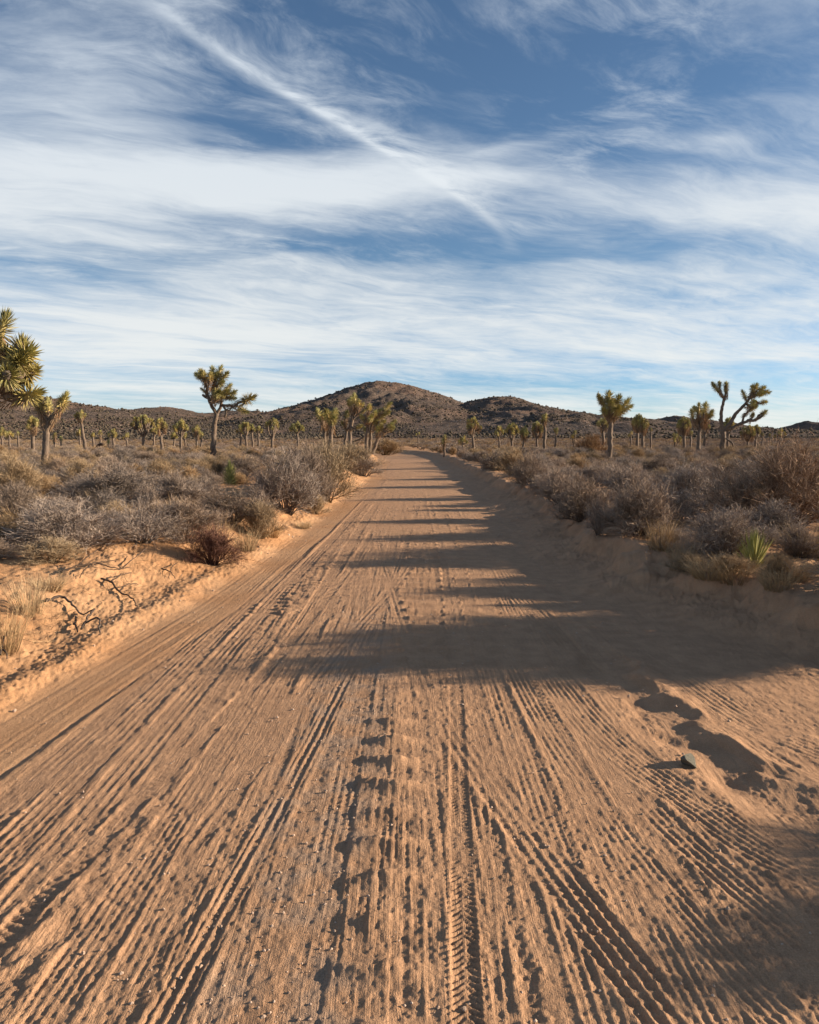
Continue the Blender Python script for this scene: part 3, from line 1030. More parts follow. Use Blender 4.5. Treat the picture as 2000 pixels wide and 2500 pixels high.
def shag_mesh(name, seed, n=90, length=0.55, w=0.024):
    """dry leaves hanging back along the branch, around +Z from 0 to length"""
    s = Soup(seed)
    r = s.r
    az = r.random(n) * 6.283
    q = r.random(n)
    el = np.radians(-74 + 40 * q + r.normal(0, 8, n))
    d = np.stack([np.cos(az) * np.cos(el), np.sin(az) * np.cos(el), np.sin(el)], -1)
    p = np.stack([np.cos(az) * .07, np.sin(az) * .07, length * q], -1)
    s.blades(p, d, 0.20 * (0.7 + 0.5 * r.random(n)), w, 0.4, 0.0, q * .6, q)
    return s.mesh(name, M_SHAG)


ROS = [rosette_mesh('leaf_rosette', 60 + i, n=150, length=(0.15, 0.22, 0.32)[i]) for i in range(3)]
ROS_FAR = [rosette_mesh('leaf_rosette', 70 + i, n=70, length=(0.14, 0.22)[i], w=0.034) for i in range(2)]
SHAG = [shag_mesh('dead_leaf_skirt', 80 + i, n=110, length=(0.45, 0.7)[i]) for i in range(2)]


# ------------------------------------------------------------------ Joshua trees
TREE_GROUP = 'joshua trees on the desert plain'


def smooth_poly(pts, step):
    pts = np.asarray(pts, float)
    if len(pts) == 2:
        pts = np.array([pts[0], (pts[0] + pts[1]) / 2, pts[1]])
    seg = np.linalg.norm(np.diff(pts, axis=0), axis=1)
    cum = np.concatenate([[0], np.cumsum(seg)])
    n = max(3, int(cum[-1] / step))
    t = np.linspace(0, cum[-1], n)
    m = np.gradient(pts, cum, axis=0)
    i = np.clip(np.searchsorted(cum, t, 'right') - 1, 0, len(pts) - 2)
    h = (cum[i + 1] - cum[i])[:, None]
    s = ((t - cum[i])[:, None]) / h
    return ((1 + 2 * s) * (1 - s) ** 2 * pts[i] + s * (1 - s) ** 2 * h * m[i] + s ** 2 * (3 - 2 * s) * pts[i + 1] + s ** 2 * (s - 1) * h * m[i + 1])


def build_tree(name, label, branches, tips, r0, Y, seed, ros=1.0, shag=True, near=True):
    """branches: list of (points, r_start, r_end) in world metres; tips: list of (point, direction, scale)."""
    base = np.array(branches[0][0][0], float)
    root = bpy.data.objects.new(name, None)
    root.empty_display_size = 0.3
    root.location = base
    root['label'] = label
    root['category'] = 'joshua tree'
    root['group'] = TREE_GROUP
    COL.objects.link(root)
    trunk = None
    for bi, (pts, ra, rb) in enumerate(branches):
        if near or bi == 0:
            s = Soup(seed + bi)
        p = smooth_poly(np.asarray(pts, float) - base, 0.14 if near else 0.3)
        k = len(p)
        p[1:-1] += s.r.normal(0, ra * 0.12, (k - 2, 3)) if k > 2 else 0
        s.tube(p, np.linspace(ra, rb, k), 10 if near else 6, 0, 0.2, 0.22)
        if near:
            up = pts[0][2] > base[2] + 0.4
            o = obj('limb' if up else 'trunk', s.mesh('limb' if up else 'trunk', M_BARK, True), trunk if up else root)
            trunk = trunk or o
    if not near:
        trunk = obj('trunk', s.mesh('trunk', M_BARK, True), root)
    rr = random.Random(seed)
    for (p, d, sc) in tips:
        d = Vector(d).normalized()
        rot = d.to_track_quat('Z', 'Y')
        k = sc * ros
        o = obj('leaf_rosette', rr.choice(ROS if near else ROS_FAR), root, Vector(np.asarray(p) - base) - d * 0.10 * k)
        o.rotation_mode = 'QUATERNION'
        o.rotation_quaternion = rot @ Quaternion((0, 0, 1), rr.random() * 6.28)
        o.scale = (k, k, k * rr.uniform(.9, 1.15))
        if shag:
            q = obj('dead_leaf_skirt', rr.choice(SHAG), o, (0, 0, -0.46))
            q.rotation_euler = (0, 0, rr.random() * 6.28)
            q.scale = (.72, .72, .80)
    return root


def hero(name, label, Y, branches, tips, r0, seed, ros=1.0, shag=True, sink=0.35):
    """branches/tips given as photo pixels (x, row, depth offset)."""
    W3 = lambda q: at(q[0], q[1], Y + (q[2] if len(q) > 2 else 0.0))
    br = []
    for i, (pts, a, b) in enumerate(branches):
        P3 = [W3(q) for q in pts]
        if i == 0:
            g = macro1(P3[0][0], P3[0][1]) - 0.1
            P3[0][2] = g
        br.append((P3, r0 * a, r0 * b))
    tp = []
    for t in tips:
        p = W3(t[0])
        q = W3(t[1])
        tp.append((p, p - q, t[2] if len(t) > 2 else 1.0))
    return build_tree(name, label, br, tp, r0, Y, seed, ros, shag, True)


def auto_tree(label, x, base_row, top_row, half_w, n_tips, Y, seed, fork=0.45, r0=None, name='joshua_tree', ros=1.0, lean=0.0, near=False):
    """a Joshua tree grown inside a crown box read from the photo"""
    rr = np.random.default_rng(seed)
    b = at(x, base_row, Y)
    g = macro1(b[0], b[1])
    top = at(x, top_row, Y)
    H = top[2] - g
    hw = half_w * 1.15 * Y / FPX
    n_tips = n_tips if n_tips < 4 else round(n_tips * 1.3)
    b[2] = g - 0.08
    r0 = r0 or (0.055 + 0.022 * H)
    fk = np.array([b[0] + lean * H * fork * 0.3, b[1], g + H * fork])
    tips = []
    k = 0
    br = [([b, (b + fk) / 2 + np.array([rr.normal(0, .04), rr.normal(0, .04), 0]), fk], r0 * 1.15, r0 * 0.85)]
    tl = 0.30 * ros
    if n_tips == 1:
        e = fk + np.array([lean * .3, 0, H * (1 - fork) - tl])
        br.append(([fk, e], r0 * .85, r0 * .7))
        tips.append((e, np.array([lean, 0, 1.0]), 1.0))
    else:
        pos = []
        for i in range(n_tips):
            a = 2.39996 * i + rr.normal(0, .3)
            q = math.sqrt((i + 0.4) / n_tips)
            zz = (1 - 0.40 * q ** 2.2) * (0.86 + 0.14 * rr.random())
            pos.append(np.array([math.cos(a) * q * max(hw - 0.18, 0.1), math.sin(a) * q * max(hw - 0.18, 0.1), zz * H * (1 - fork) - tl]))
        pos = np.array(pos)
        ng = max(2, min(6, round(n_tips / 3.2)))
        ang_ = np.arctan2(pos[:, 1], pos[:, 0])
        gi = ((ang_ + math.pi) / (2 * math.pi) * ng).astype(int) % ng
        for gq in range(ng):
            mem = np.nonzero(gi == gq)[0]
            if not len(mem):
                continue
            c = pos[mem].mean(0)
            node = np.array([c[0] * .75, c[1] * .75, c[2] * 0.45])
            mid = np.array([node[0] * .62, node[1] * .62, node[2] * .40])
            br.append(([fk + np.array([0, 0, -0.08]), fk + mid, fk + node], r0 * .72, r0 * .55))
            for m_ in mem:
                p = pos[m_]
                mm = node + (p - node) * 0.5 + np.array([(p - node)[0] * .22, (p - node)[1] * .22, -0.10 * abs(p[2] - node[2])])
                br.append(([fk + node, fk + mm, fk + p], r0 * .55, r0 * .45))
                d = unit(p - mm) * 0.6 + np.array([0, 0, .6])
                tips.append((fk + p, d, rr.uniform(.85, 1.1)))
    return build_tree(name, label, br, tips, r0, Y, seed, ros, near or Y < 70, near)


# leaning limbs that enter the frame from the left edge
hero('joshua_tree', 'close joshua tree leaning in from the left edge with big green leaf heads', 12.0,
     [([(-165, 1290), (-150, 1180), (-140, 1080)], 1.2, 1.0),
      ([(-140, 1085), (-90, 1010), (-40, 950), (0, 945), (25, 962), (52, 976)], .8, .5),
      ([(-30, 948), (10, 942, -.2), (35, 920, -.2), (48, 880, -.2), (52, 840)], .62, .42),
      ([(-140, 1080), (-100, 980, .4), (-50, 900, .4), (-10, 840, .4), (0, 815, .4)], .7, .42),
      ([(40, 905, -.1), (58, 880), (66, 865)], .42, .36),
      ([(45, 915), (68, 912), (78, 908)], .42, .36),
      ([(20, 935, -.3), (12, 920, -.5), (16, 912, -.6)], .42, .36),
      ([(-20, 880, .4), (0, 872, .2), (10, 868, .1)], .42, .36)],
     [((52, 850), (46, 885), 1.15), ((62, 868, -.15), (50, 885), 1.25), ((46, 884, -.3), (46, 900), 1.15), ((76, 908), (56, 918), 1.1), ((18, 916, -.5), (14, 935), 1.25),
      ((60, 930), (48, 915), .85), ((0, 812, .3), (-14, 850, .3), 1.3), ((8, 872, .1), (-15, 885, .3), 1.2), ((-30, 850, .3), (-20, 900), 1.2),
      ((66, 966), (44, 972), 1.05)], 0.17, 1, ros=1.0)

hero('joshua_tree', 'two-armed joshua tree with three leaf heads beside the left edge', 27.0,
     [([(109, 1160), (111, 1100), (114, 1060), (118, 1027)], 1.1, .8),
      ([(118, 1030), (106, 1017), (100, 1003), (97, 985)], .75, .6),
      ([(117, 1030), (119, 1015, .3), (118, 1000, .4)], .6, .5),
      ([(119, 1030), (130, 1014), (142, 1001), (150, 985)], .75, .6)],
     [((96, 984), (102, 1008), 1.5), ((88, 976, .1), (98, 1000), 1.3), ((118, 998, .4), (119, 1020, .3), 1.15), ((152, 984), (142, 1004), 1.4), ((155, 974, .1), (148, 996), 1.1)], 0.115, 2, ros=1.0)

hero('joshua_tree', 'tall joshua tree with a long bare arm reaching right, left of the hill', 41.0,
     [([(520, 1126), (521, 1080), (524, 1045), (529, 1010)], 1.15, .85),
      ([(529, 1012), (518, 992), (508, 970), (505, 948), (497, 926)], .75, .45),
      ([(512, 985), (520, 960, .2), (522, 938, .2), (529, 918, .2)], .55, .42),
      ([(522, 945, .2), (536, 935, .2), (543, 925, .2)], .45, .38),
      ([(505, 948), (512, 930, -.3), (512, 918, -.3)], .45, .38),
      ([(514, 988), (528, 977, -.2), (542, 968, -.3), (552, 960, -.3)], .55, .4),
      ([(540, 970, -.3), (556, 972, -.2), (566, 968, -.2)], .4, .34),
      ([(522, 975), (530, 963, -.5), (533, 957, -.6)], .45, .36),
      ([(508, 972), (499, 968), (495, 964)], .5, .5),
      ([(530, 1010), (538, 994), (541, 983), (541, 979)], .6, .5),
      ([(540, 990), (552, 990, -.2), (562, 989, -.3), (570, 993, -.3), (578, 986, -.3), (592, 981, -.3), (604, 976, -.3)], .5, .4),
      ([(578, 990, -.3), (586, 997, -.3), (592, 1001, -.4)], .38, .3),
      ([(543, 988, -.1), (550, 998, -.2), (553, 1008, -.2), (549, 1018, -.2)], .45, .36)],
     [((482, 916), (496, 927), 1.0), ((498, 918), (501, 935), 1.1), ((513, 918, -.3), (512, 930, -.3), .9), ((529, 917, .2), (524, 935, .2), 1.15), ((545, 922, .2), (534, 934, .2), 1.15), ((543, 935, 0), (534, 945), .9),
      ((532, 960, -.7), (524, 972), 1.2), ((553, 957, -.3), (543, 967, -.3), 1.2), ((568, 960, -.2), (556, 968, -.2), .95), ((567, 972, -.2), (556, 972, -.2), .8),
      ((606, 975, -.3), (590, 982, -.3), 1.35), ((592, 1001, -.4), (580, 996, -.3), .9), ((499, 955), (505, 960), .6), ((519, 908, .4), (520, 925, .2), 1.0), ((537, 906, .4), (532, 922, .3), 1.0), ((491, 908, .3), (498, 922), .9), ((556, 948, .2), (546, 960), .9)], 0.135, 3, ros=1.4)

hero('joshua_tree', 'single-trunk joshua tree with a compact bushy crown right of the road', 40.0,
     [([(1488, 1130), (1489, 1090), (1490, 1060), (1491, 1030)], 1.15, .95),
      ([(1490, 1032), (1480, 1012), (1476, 992), (1470, 978)], .7, .48),
      ([(1490, 1030), (1488, 1005, -.2), (1487, 985, -.2), (1487, 972, -.2)], .7, .5),
      ([(1491, 1030), (1499, 1008, .2), (1505, 990, .2), (1508, 980, .2)], .65, .48),
      ([(1492, 1030), (1503, 1012), (1514, 1000), (1521, 992)], .65, .45),
      ([(1505, 1010), (1518, 1004, -.3), (1526, 1000, -.3)], .45, .4),
      ([(1492, 1022), (1500, 1006, -.5), (1505, 1000, -.6)], .5, .42),
      ([(1483, 1018), (1476, 1010, -.4), (1474, 1004, -.4)], .5, .4),
      ([(1472, 982), (1463, 976), (1460, 968), (1461, 955)], .35, .12)],
     [((1468, 976), (1475, 990), 1.0), ((1463, 968), (1468, 980), .75), ((1487, 968, -.2), (1487, 985, -.2), 1.35), ((1488, 985, -.3), (1488, 1000), 1.2), ((1509, 978, .2), (1503, 994, .2), 1.3),
      ((1522, 992), (1512, 1004), 1.2), ((1529, 998, -.3), (1514, 1006, -.3), 1.0), ((1506, 1000, -.6), (1497, 1012), 1.25), ((1475, 1004, -.4), (1482, 1016), .9), ((1516, 1010), (1505, 1020), .9), ((1500, 985, .4), (1498, 1000, .4), 1.1)], 0.125, 4, ros=1.38)

hero('joshua_tree', 'large spreading joshua tree with two bare limbs against the sky on the right', 50.0,
     [([(1765, 1105), (1766, 1075), (1766, 1050)], 1.2, 1.0),
      ([(1765, 1052), (1762, 1035), (1761, 1015), (1765, 990), (1769, 970)], .72, .5),
      ([(1769, 972), (1759, 960), (1750, 950)], .45, .36),
      ([(1759, 962), (1757, 945), (1758, 938)], .36, .32),
      ([(1769, 972), (1774, 955), (1773, 942)], .42, .34),
      ([(1767, 1050), (1784, 1032), (1797, 1010), (1812, 995), (1825, 980)], .8, .5),
      ([(1825, 981), (1836, 964), (1840, 950), (1845, 944)], .5, .36),
      ([(1825, 981), (1820, 973), (1818, 968)], .36, .3),
      ([(1832, 972), (1848, 964), (1858, 958), (1868, 960)], .42, .34),
      ([(1836, 966), (1846, 955, .3), (1852, 950, .3)], .4, .34),
      ([(1845, 978, -.2), (1855, 985, -.2), (1864, 982, -.2)], .36, .3),
      ([(1822, 985), (1834, 996, -.2), (1842, 992, -.2)], .4, .32),
      ([(1768, 1048), (1788, 1046), (1805, 1036), (1822, 1028), (1840, 1026), (1855, 1020), (1864, 1012)], .75, .42),
      ([(1812, 1033), (1818, 1016), (1828, 1004), (1836, 998)], .45, .34),
      ([(1830, 1028), (1838, 1017, .2), (1842, 1010, .2)], .38, .32),
      ([(1848, 1024), (1852, 1014), (1862, 1010)], .34, .3),
      ([(1773, 1070, -.3), (1781, 1076, -.5), (1789, 1082, -.6), (1791, 1090, -.6)], .38, .3),
      ([(1763, 1030), (1757, 1027), (1755, 1024)], .3, .26)],
     [((1748, 948), (1758, 960), .95), ((1742, 938), (1752, 950), .8), ((1757, 936), (1758, 948), .9), ((1773, 938), (1774, 955), 1.0), ((1772, 950), (1773, 962), .8),
      ((1846, 942), (1839, 955), 1.1), ((1838, 948), (1838, 962), 1.0), ((1818, 966), (1823, 977), .9), ((1870, 958), (1856, 960), 1.05), ((1860, 950, .3), (1848, 958, .3), 1.1), ((1858, 962, -.3), (1846, 966), 1.0),
      ((1866, 982, -.2), (1852, 984, -.2), .95), ((1843, 992, -.2), (1832, 994, -.2), .9), ((1838, 998), (1828, 1006), 1.0), ((1838, 1012, .2), (1834, 1022, .2), .8), ((1866, 1008), (1856, 1016), 1.0),
      ((1838, 985, -.4), (1830, 994), 1.0)], 0.165, 5, ros=1.32)

hero('joshua_tree', 'close group of three slim joshua tree trunks left of the road bend', 42.0,
     [([(793, 1120), (793, 1085), (792, 1050), (788, 1030)], 1.0, .75),
      ([(789, 1034), (782, 1020), (780, 1014)], .6, .5), ([(789, 1032), (796, 1018, .3), (800, 1010, .3)], .55, .45),
      ([(800, 1120, .5), (800, 1080, .5), (800, 1050, .5), (806, 1032, .5), (812, 1018, .5)], .85, .5),
      ([(805, 1122, -.6), (807, 1085, -.6), (809, 1050, -.6), (810, 1036, -.6)], 1.15, .9),
      ([(810, 1038, -.6), (803, 1024, -.6), (801, 1018, -.6)], .6, .5), ([(810, 1036, -.6), (816, 1022, -.5), (818, 1012, -.4)], .6, .5)],
     [((780, 1014), (785, 1028), 1.0), ((798, 1010, .3), (795, 1022, .3), 1.1), ((790, 1016, .2), (790, 1030), .9), ((813, 1014, .5), (806, 1030, .5), 1.1), ((802, 1020, -.8), (806, 1032, -.6), 1.15),
      ((818, 1012, -.4), (814, 1028, -.5), 1.0), ((815, 1024, -.7), (811, 1036, -.6), 1.05)], 0.115, 6, ros=1.4)

hero('joshua_tree', 'tall double-trunk joshua tree in front of the hill, behind the round roadside shrub', 50.0,
     [([(855, 1105), (855, 1075), (856, 1050), (861, 1028)], 1.0, .8),
      ([(861, 1030), (860, 1010), (858, 992), (858, 980)], .65, .45), ([(861, 1028), (867, 1008, .3), (868, 990, .3), (868, 978, .3)], .6, .42),
      ([(862, 1024), (874, 1010), (876, 992), (876, 985)], .55, .42), ([(868, 1015), (882, 1008, -.2), (890, 1000, -.2)], .45, .4),
      ([(842, 1105, .6), (843, 1075, .6), (846, 1050, .6), (842, 1040, .6), (838, 1030, .5)], .95, .6),
      ([(846, 1052, .6), (855, 1040, .4), (857, 1028, .2)], .6, .5), ([(843, 1042, .6), (845, 1022, .4), (846, 1010, .4)], .5, .42), ([(858, 1040), (868, 1046, -.3), (874, 1042, -.3)], .4, .3)],
     [((857, 978), (858, 995), 1.15), ((866, 976, .3), (867, 992, .3), 1.15), ((876, 984), (875, 1000), 1.0), ((884, 990, .4), (878, 1000, .2), .8), ((847, 1010, .4), (845, 1024, .4), 1.1), ((836, 1032, .5), (842, 1042, .5), .8),
      ((876, 1042, -.3), (866, 1046, -.3), .85), ((852, 985, .3), (856, 1000), .8), ((888, 1004, -.2), (880, 1009, -.2), .7)], 0.12, 7, ros=1.25)

hero('joshua_tree', 'wide many-stemmed joshua tree leaning over beside the left road edge', 47.0,
     [([(893, 1105), (895, 1075), (897, 1045), (894, 1020)], 1.0, .7),
      ([(894, 1024), (900, 1005), (902, 995)], .55, .42), ([(896, 1035), (888, 1025), (884, 1020)], .5, .42), ([(896, 1030), (908, 1018, -.3), (914, 1010, -.3)], .5, .42),
      ([(903, 1105, .5), (905, 1070, .5), (908, 1040, .5), (918, 1020, .5), (926, 1008, .5)], .9, .5), ([(912, 1032, .5), (922, 1024, .2), (930, 1020, .2)], .5, .42),
      ([(918, 1020, .5), (934, 1005, .5), (942, 998, .5)], .5, .42), ([(924, 1012, .5), (938, 1010, .2), (946, 1008, .2)], .45, .4),
      ([(909, 1108, -.5), (918, 1085, -.5), (926, 1062, -.5), (932, 1045, -.5)], .95, .6), ([(926, 1062, -.5), (940, 1046, -.4), (952, 1040, -.4)], .5, .4), ([(930, 1050, -.5), (944, 1056, -.4), (956, 1048, -.3)], .45, .4),
      ([(862, 1079, .3), (875, 1074, .3), (892, 1066, .3)], .45, .5)],
     [((902, 993), (899, 1008), 1.0), ((884, 1018), (890, 1028), .9), ((915, 1008, -.3), (908, 1018, -.3), 1.05), ((926, 1006, .5), (919, 1018, .5), 1.0), ((931, 1018, .2), (922, 1024, .2), 1.0), ((944, 995, .5), (935, 1004, .5), 1.05),
      ((947, 1006, .2), (937, 1010, .2), .95), ((930, 1043, -.5), (926, 1058, -.5), 1.0), ((922, 1046, -.6), (922, 1060, -.5), .9), ((954, 1038, -.4), (942, 1046, -.4), .95), ((957, 1046, -.3), (946, 1054, -.4), .9), ((905, 1022, -.5), (900, 1034), .95),
      ((892, 1048, .2), (896, 1060), .8), ((936, 1030, 0), (926, 1036), .9), ((918, 1030, 0), (914, 1040), .9), ((962, 1030, .2), (952, 1040), .8)], 0.12, 8, ros=1.25)

hero('joshua_tree', 'joshua tree with upright leafy arms left of the large spreading tree', 47.0,
     [([(1706, 1110), (1706, 1080), (1707, 1060), (1709, 1045)], 1.1, .9),
      ([(1709, 1048), (1698, 1036), (1693, 1022), (1691, 1012)], .65, .45), ([(1709, 1046), (1707, 1028, .2), (1704, 1010, .2), (1700, 1000, .2)], .6, .42), ([(1709, 1046), (1716, 1028, -.2), (1720, 1010, -.2), (1722, 998, -.2)], .6, .42),
      ([(1710, 1044), (1724, 1030), (1732, 1018), (1735, 1010)], .6, .42), ([(1714, 1034), (1716, 1016, .5), (1715, 1008, .5)], .5, .4)],
     [((1690, 1010), (1694, 1026), 1.15), ((1697, 998, .2), (1703, 1012, .2), 1.0), ((1706, 1000, .2), (1705, 1014, .2), 1.0), ((1722, 996, -.2), (1720, 1012, -.2), 1.3), ((1736, 1010), (1730, 1022), 1.15), ((1715, 1010, .5), (1715, 1024, .3), 1.1), ((1724, 1014, .4), (1720, 1028), .9)], 0.115, 9, ros=1.32)

# the rest of the grove: (label, x, base row, top row, half width px, tips, distance, fork, lean)
AUTO = [
    ('slender joshua tree just left behind the two-armed tree', 80, 1095, 1006, 18, 6, 50, .55, .2),
    ('small joshua tree cut by the left edge of the plain', 6, 1085, 1040, 12, 4, 75, .5, 0),
    ('thin young joshua tree second from the left edge', 45, 1082, 1050, 6, 1, 78, .6, 0),
    ('small flat-topped joshua tree left of the slender one', 24, 1080, 1046, 11, 4, 82, .6, 0),
    ('leafy column of a young joshua tree right of the two-armed tree', 134, 1085, 1046, 8, 2, 66, .35, 0),
    ('short young joshua tree right of the leafy column', 149, 1078, 1060, 6, 1, 70, .2, 0),
    ('crooked bare-trunked joshua tree with a small flat crown', 212, 1085, 996, 16, 4, 58, .78, -.5),
    ('low joshua tree at the foot of the crooked one', 195, 1080, 1040, 9, 4, 80, .5, 0),
    ('thin pole-like joshua tree right of the crooked one', 227, 1080, 1050, 7, 2, 78, .7, 0),
    ('shaggy single-headed joshua tree behind the fallen log', 246, 1088, 1044, 9, 1, 62, .5, 0),
    ('tiny green joshua seedling right of the shaggy single head', 265, 1082, 1068, 6, 1, 70, .1, 0),
    ('forked joshua tree left of the round-crowned one', 275, 1080, 1040, 14, 5, 75, .45, .2),
    ('small scrubby joshua tree below the hill crest on the left', 310, 1078, 1050, 11, 4, 90, .5, 0),
    ('joshua tree with a broad dense round crown under the left hill', 350, 1080, 1003, 28, 20, 70, .40, 0),
    ('small joshua tree tucked between the round crown and the tall stem', 376, 1078, 1034, 12, 5, 78, .55, 0),
    ('straight-stemmed joshua tree with open upright crown', 394, 1082, 1012, 16, 8, 66, .45, 0),
    ('low joshua tree right of the straight-stemmed one', 426, 1078, 1050, 10, 5, 84, .5, 0),
    ('joshua tree with a heavy drooping dark crown', 442, 1080, 1018, 20, 12, 70, .45, 0),
    ('small joshua tree peeking out right of the drooping crown', 452, 1080, 1048, 9, 3, 88, .5, 0),
    ('joshua tree with two stubby heads left of the long-armed tree', 478, 1084, 1030, 13, 5, 68, .5, .2),
    ('leaning little joshua tree beside the long-armed tree', 487, 1080, 1050, 9, 3, 80, .6, .5),
    ('first of four joshua trees clustered right of the long-armed tree', 588, 1078, 1032, 12, 5, 84, .5, 0),
    ('second and tallest of four clustered joshua trees', 601, 1078, 1022, 14, 9, 80, .5, 0),
    ('third of four joshua trees clustered in a row', 616, 1077, 1030, 11, 6, 84, .55, 0),
    ('last of four joshua trees clustered in a row', 632, 1077, 1034, 10, 5, 86, .6, 0),
    ('vase-shaped joshua tree between the cluster and the hill', 665, 1078, 1010, 19, 9, 72, .38, 0),
    ('flat umbrella-crowned joshua tree left of the three slim trunks', 726, 1080, 1025, 20, 12, 70, .62, 0),
    ('small palm-like joshua tree beyond the road bend', 1021, 1080, 1049, 8, 2, 125, .6, 0),
    ('leafy brush-shaped young joshua tree at the right road edge', 1085, 1094, 1053, 8, 2, 60, .25, 0),
    ('upright joshua tree with a fan crown right of the road bend', 1154, 1082, 1010, 22, 11, 64, .45, 0),
    ('dark scraggly joshua tree left of the fan crown', 1132, 1080, 1056, 13, 5, 74, .3, -.3),
    ('small candelabra joshua tree first of three below the right hill', 1219, 1077, 1032, 14, 6, 76, .4, 0),
    ('broad joshua tree in the middle of three below the right hill', 1250, 1079, 1024, 18, 12, 72, .38, 0),
    ('joshua tree with a golden right arm last of three below the right hill', 1278, 1084, 1036, 13, 6, 66, .5, .2),
    ('joshua tree with two crossed stems below the right hill', 1311, 1080, 1021, 17, 9, 68, .45, 0),
    ('tall thin joshua tree with three high heads below the right hill', 1330, 1082, 1001, 11, 4, 66, .6, 0),
    ('small bent joshua tree right of the tall thin one', 1354, 1078, 1034, 9, 3, 76, .6, .3),
    ('leafy pillar of a young joshua tree near the rust coloured shrub', 1402, 1076, 1043, 8, 2, 76, .3, 0),
    ('half-hidden joshua tree close behind the compact bushy one', 1476, 1080, 1010, 17, 5, 62, .55, -.3),
    ('joshua tree pair-crown left half, middle of the right plain', 1556, 1080, 1003, 17, 10, 64, .50, 0),
    ('joshua tree pair-crown right half, middle of the right plain', 1568, 1083, 1010, 16, 9, 60, .50, .1),
    ('tiny thin joshua tree left of the pair crown', 1540, 1073, 1048, 7, 2, 95, .6, 0),
    ('short post-like joshua tree right of the pair crown', 1589, 1076, 1040, 6, 1, 80, .6, 0),
    ('round-crowned joshua tree left of the upright leafy arms', 1670, 1078, 1006, 18, 12, 66, .42, 0),
    ('low yellow-green joshua tree below the round crown', 1650, 1072, 1050, 15, 7, 84, .2, 0),
    ('slim joshua tree leaning behind the upright leafy arms', 1718, 1076, 1012, 13, 5, 68, .5, .2),
    ('bare little joshua stem right of the round crown', 1684, 1076, 1048, 5, 1, 78, .7, .2),
    ('joshua tree with a ball crown seen through the spreading tree limbs', 1778, 1074, 1011, 15, 11, 72, .5, 0),
    ('candelabra joshua tree under the spreading tree right limb', 1825, 1076, 1030, 20, 9, 68, .40, .1),
    ('slender joshua tree just right of the candelabra', 1846, 1073, 1028, 11, 7, 74, .45, 0),
    ('tiny joshua tree on the far right plain', 1880, 1068, 1056, 6, 1, 105, .4, 0),
    ('far joshua tree dark against the plain near the butte', 1905, 1068, 1040, 14, 8, 98, .35, 0),
    ('post-like joshua tree left of the thorn bush', 1862, 1069, 1055, 5, 1, 100, .5, 0),
]
for i, (lab, x, br_, tr_, hw, nt_, Y, fk_, ln_) in enumerate(AUTO):
    auto_tree(lab, x, br_, tr_, hw, nt_, Y, 300 + i, fk_, None, 'joshua_tree', 1.12, ln_, near=False)

# fallen log
s = Soup(5)
pl = at(227, 1088, 60)
pr_ = at(241, 1072, 60.5)
p0 = np.array([pl[0], pl[1], macro1(pl[0], pl[1])])
p1 = np.array([pr_[0], pr_[1], p0[2] + 0.75])
s.tube(smooth_poly([p0 - p0, (p1 - p0) * .5 + np.array([0, 0, .06]), p1 - p0, p1 - p0 + np.array([.35, 0, .05])], .1), 0.11, 8, 0, .5, .2)
obj('fallen_log', s.mesh('fallen_log', M_DEADWOOD, True), None, p0, label='dark fallen trunk propped at an angle in the scrub on the left', category='log')

# ------------------------------------------------------------------ shrubs
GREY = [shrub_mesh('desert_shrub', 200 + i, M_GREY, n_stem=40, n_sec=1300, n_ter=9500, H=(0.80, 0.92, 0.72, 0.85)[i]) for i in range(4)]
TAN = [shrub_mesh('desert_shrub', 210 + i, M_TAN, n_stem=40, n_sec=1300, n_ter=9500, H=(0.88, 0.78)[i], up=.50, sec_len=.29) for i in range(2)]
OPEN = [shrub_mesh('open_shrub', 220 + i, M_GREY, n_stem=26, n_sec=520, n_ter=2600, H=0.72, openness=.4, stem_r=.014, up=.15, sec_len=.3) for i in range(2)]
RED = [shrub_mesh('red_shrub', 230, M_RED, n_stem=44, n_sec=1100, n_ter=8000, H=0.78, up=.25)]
RUST = [shrub_mesh('rust_shrub', 235, M_ORANGE, n_stem=44, n_sec=1000, n_ter=5200, H=0.8, up=.6)]
THORN = [shrub_mesh('thorn_bush', 240, M_THORN, n_stem=46, n_sec=1300, n_ter=9000, H=1.05, w=0.0034, openness=.35, up=.25, sec_len=.36, ter_len=.085, stem_r=.008)]
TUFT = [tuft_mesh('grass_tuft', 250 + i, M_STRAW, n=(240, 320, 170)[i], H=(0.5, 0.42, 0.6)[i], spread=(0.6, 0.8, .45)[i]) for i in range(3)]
FAR = [shrub_mesh('far_shrub', 260 + i, (M_GREY, M_TAN, M_GREY)[i], n_stem=14, n_sec=240, n_ter=1300, H=0.8, w=0.013) for i in range(3)]
YUC = [yucca_mesh('yucca', 270, M_YUCCA), yucca_mesh('yucca', 271, M_YUCCA, n=130, L=.34, lo=5, tall=.42, w=.026)]

placed = []          # (x, y, radius)
shrubs = []          # (kind, x, y, width, height, fixed label)


def px_shrub(kind, x, row, wpx, hpx, label=None):
    p = hit(x, row)
    k = p[1] / FPX
    shrubs.append((kind, p[0], p[1] + 0.25 * wpx * k, wpx * k, hpx * k, label))
    placed.append((p[0], p[1] + 0.25 * wpx * k, wpx * k * 0.5))


